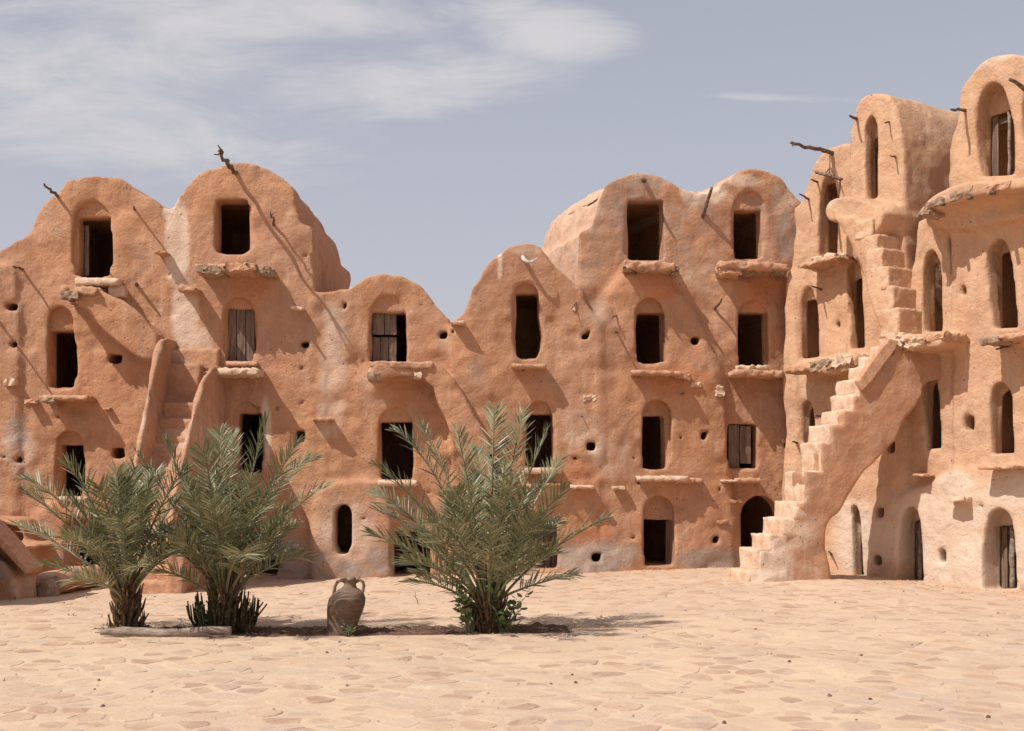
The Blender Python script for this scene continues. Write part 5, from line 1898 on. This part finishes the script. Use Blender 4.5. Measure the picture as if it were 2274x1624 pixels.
# ------------------------------------------------------------------ LOG
lg = thing('wooden_log', 'long bleached log lying on the paving before the two left palms', 'log', tuple(gpt(365, 1412, 13.75)))
mb = MB()
pts = []
for k in range(13):
    f = k / 12
    p = at(222 + (512 - 222) * f, 1412, 13.78)
    p.z = gz(p.x, p.y) + 0.058 + 0.012 * math.sin(f * 9)
    p.y += 0.02 * math.sin(f * 7 + 1)
    pts.append(p)
tube(mb, pts, [0.030, 0.044, 0.050, 0.048, 0.050, 0.052, 0.049, 0.050, 0.052, 0.050, 0.052, 0.055, 0.057], 12, 3, 0.09)
mb.build('trunk', M_GREYWOOD, lg, smooth=True)
mb = MB()
tube(mb, [pts[0] + Vector((0.03, 0, 0)), pts[0] + Vector((-0.06, -0.01, 0.0))], [0.012, 0.004], 5, 2, 0.1)
tube(mb, [pts[0] + Vector((0.03, 0, 0.01)), pts[0] + Vector((-0.02, 0.0, 0.05))], [0.010, 0.003], 5, 3, 0.1)
mb.build('splinter', M_GREYWOOD, lg)
mb = MB()
rough_box(mb, lambda u, v, z: np.stack([u, v, z], -1), at(322, 1430, 13.1).x, at(352, 1430, 13.1).x, 13.08, 13.12, gz(-4, 13.1) + 0.0, gz(-4, 13.1) + 0.022, r=0.01, amp=0.01, res=0.04, seed=3)
tag(mb.build('bark_scrap', M_BOOT), 'small red brown scrap of bark lying in front of the log', 'bark scrap')

# ------------------------------------------------------------------ JAR
jb = at(755, 1402, 14.25)
jb.z = gz(jb.x, jb.y) - 0.06
jt = thing('clay_jar', 'tall brown two-handled clay jar leaning between the middle and right palms', 'clay jar', tuple(jb))
m, q, bs = new_mat('fired_clay', 0.75, 0.25)
M_CLAY = m
P = obj_vec(q)
n1 = q.noise(P, 6, 5, 0.6)
n2 = q.noise(q.scale(P, (3, 3, 70)), 1.0, 2, 0.5)
c = q.mix(q.ramp(n1, 0.35, 0.65), (0.205, 0.135, 0.092), (0.140, 0.088, 0.060))
c = q.mix(q.m('MULTIPLY', q.ramp(n2, 0.5, 0.7), 0.35), c, (0.30, 0.215, 0.155))
q.l(c, bs.inputs['Base Color'])
bump(q, bs, n2, 0.008, 0.6)
prof = [(0.155, 0.0), (0.158, 0.03), (0.165, 0.10), (0.182, 0.20), (0.203, 0.30), (0.212, 0.38), (0.205, 0.45), (0.175, 0.505), (0.13, 0.545), (0.088, 0.57), (0.068, 0.60), (0.070, 0.635), (0.086, 0.665), (0.097, 0.675), (0.09, 0.682),
        (0.070, 0.665), (0.055, 0.63), (0.055, 0.60), (0.10, 0.54), (0.16, 0.47), (0.18, 0.35), (0.13, 0.05), (0.0, 0.03)]
dense = []
for a, b in zip(prof[:-1], prof[1:]):
    k_ = max(1, int(math.dist(a, b) / 0.012))
    for i in range(k_):
        f = i / k_
        dense.append((a[0] + (b[0] - a[0]) * f, a[1] + (b[1] - a[1]) * f))
dense.append(prof[-1])
mb = MB()
NS = 44
vs, fs = [], []
ax_t = Vector((0.10, 0.0, 1))
for i, (r_, z_) in enumerate(dense):
    rib = 1 + (0.016 * math.sin(z_ * 2 * math.pi / 0.028) if i < len(dense) * 0.6 and z_ < 0.5 else 0)
    for k in range(NS):
        a = 2 * math.pi * k / NS
        dent = 1 + 0.02 * math.sin(a * 2 + 1) * (0.5 + z_)
        rr_ = r_ * rib * dent
        zz = z_
        if z_ > 0.66:
            zz += 0.014 * math.sin(a * 5 + 0.6) + 0.008 * math.sin(a * 11)
        vs.append((jb.x + rr_ * math.cos(a) + 0.19 * z_, jb.y + rr_ * math.sin(a), jb.z + zz))
for i in range(len(dense) - 1):
    for k in range(NS):
        k2 = (k + 1) % NS
        fs.append((i * NS + k, i * NS + k2, (i + 1) * NS + k2, (i + 1) * NS + k))
mb.add(vs, fs)
mb.build('body', M_CLAY, jt, smooth=True)
for sg in (-1, 1):
    mb = MB()
    hp = [Vector((jb.x + 0.19 * z + sg * x, jb.y - 0.02, jb.z + z)) for x, z in [(0.060, 0.64), (0.105, 0.66), (0.145, 0.64), (0.165, 0.595), (0.165, 0.54), (0.155, 0.49)]]
    tube(mb, hp, [0.020, 0.019, 0.018, 0.018, 0.019, 0.024], 9, 3, 0.06)
    mb.build('handle', M_CLAY, jt, smooth=True)
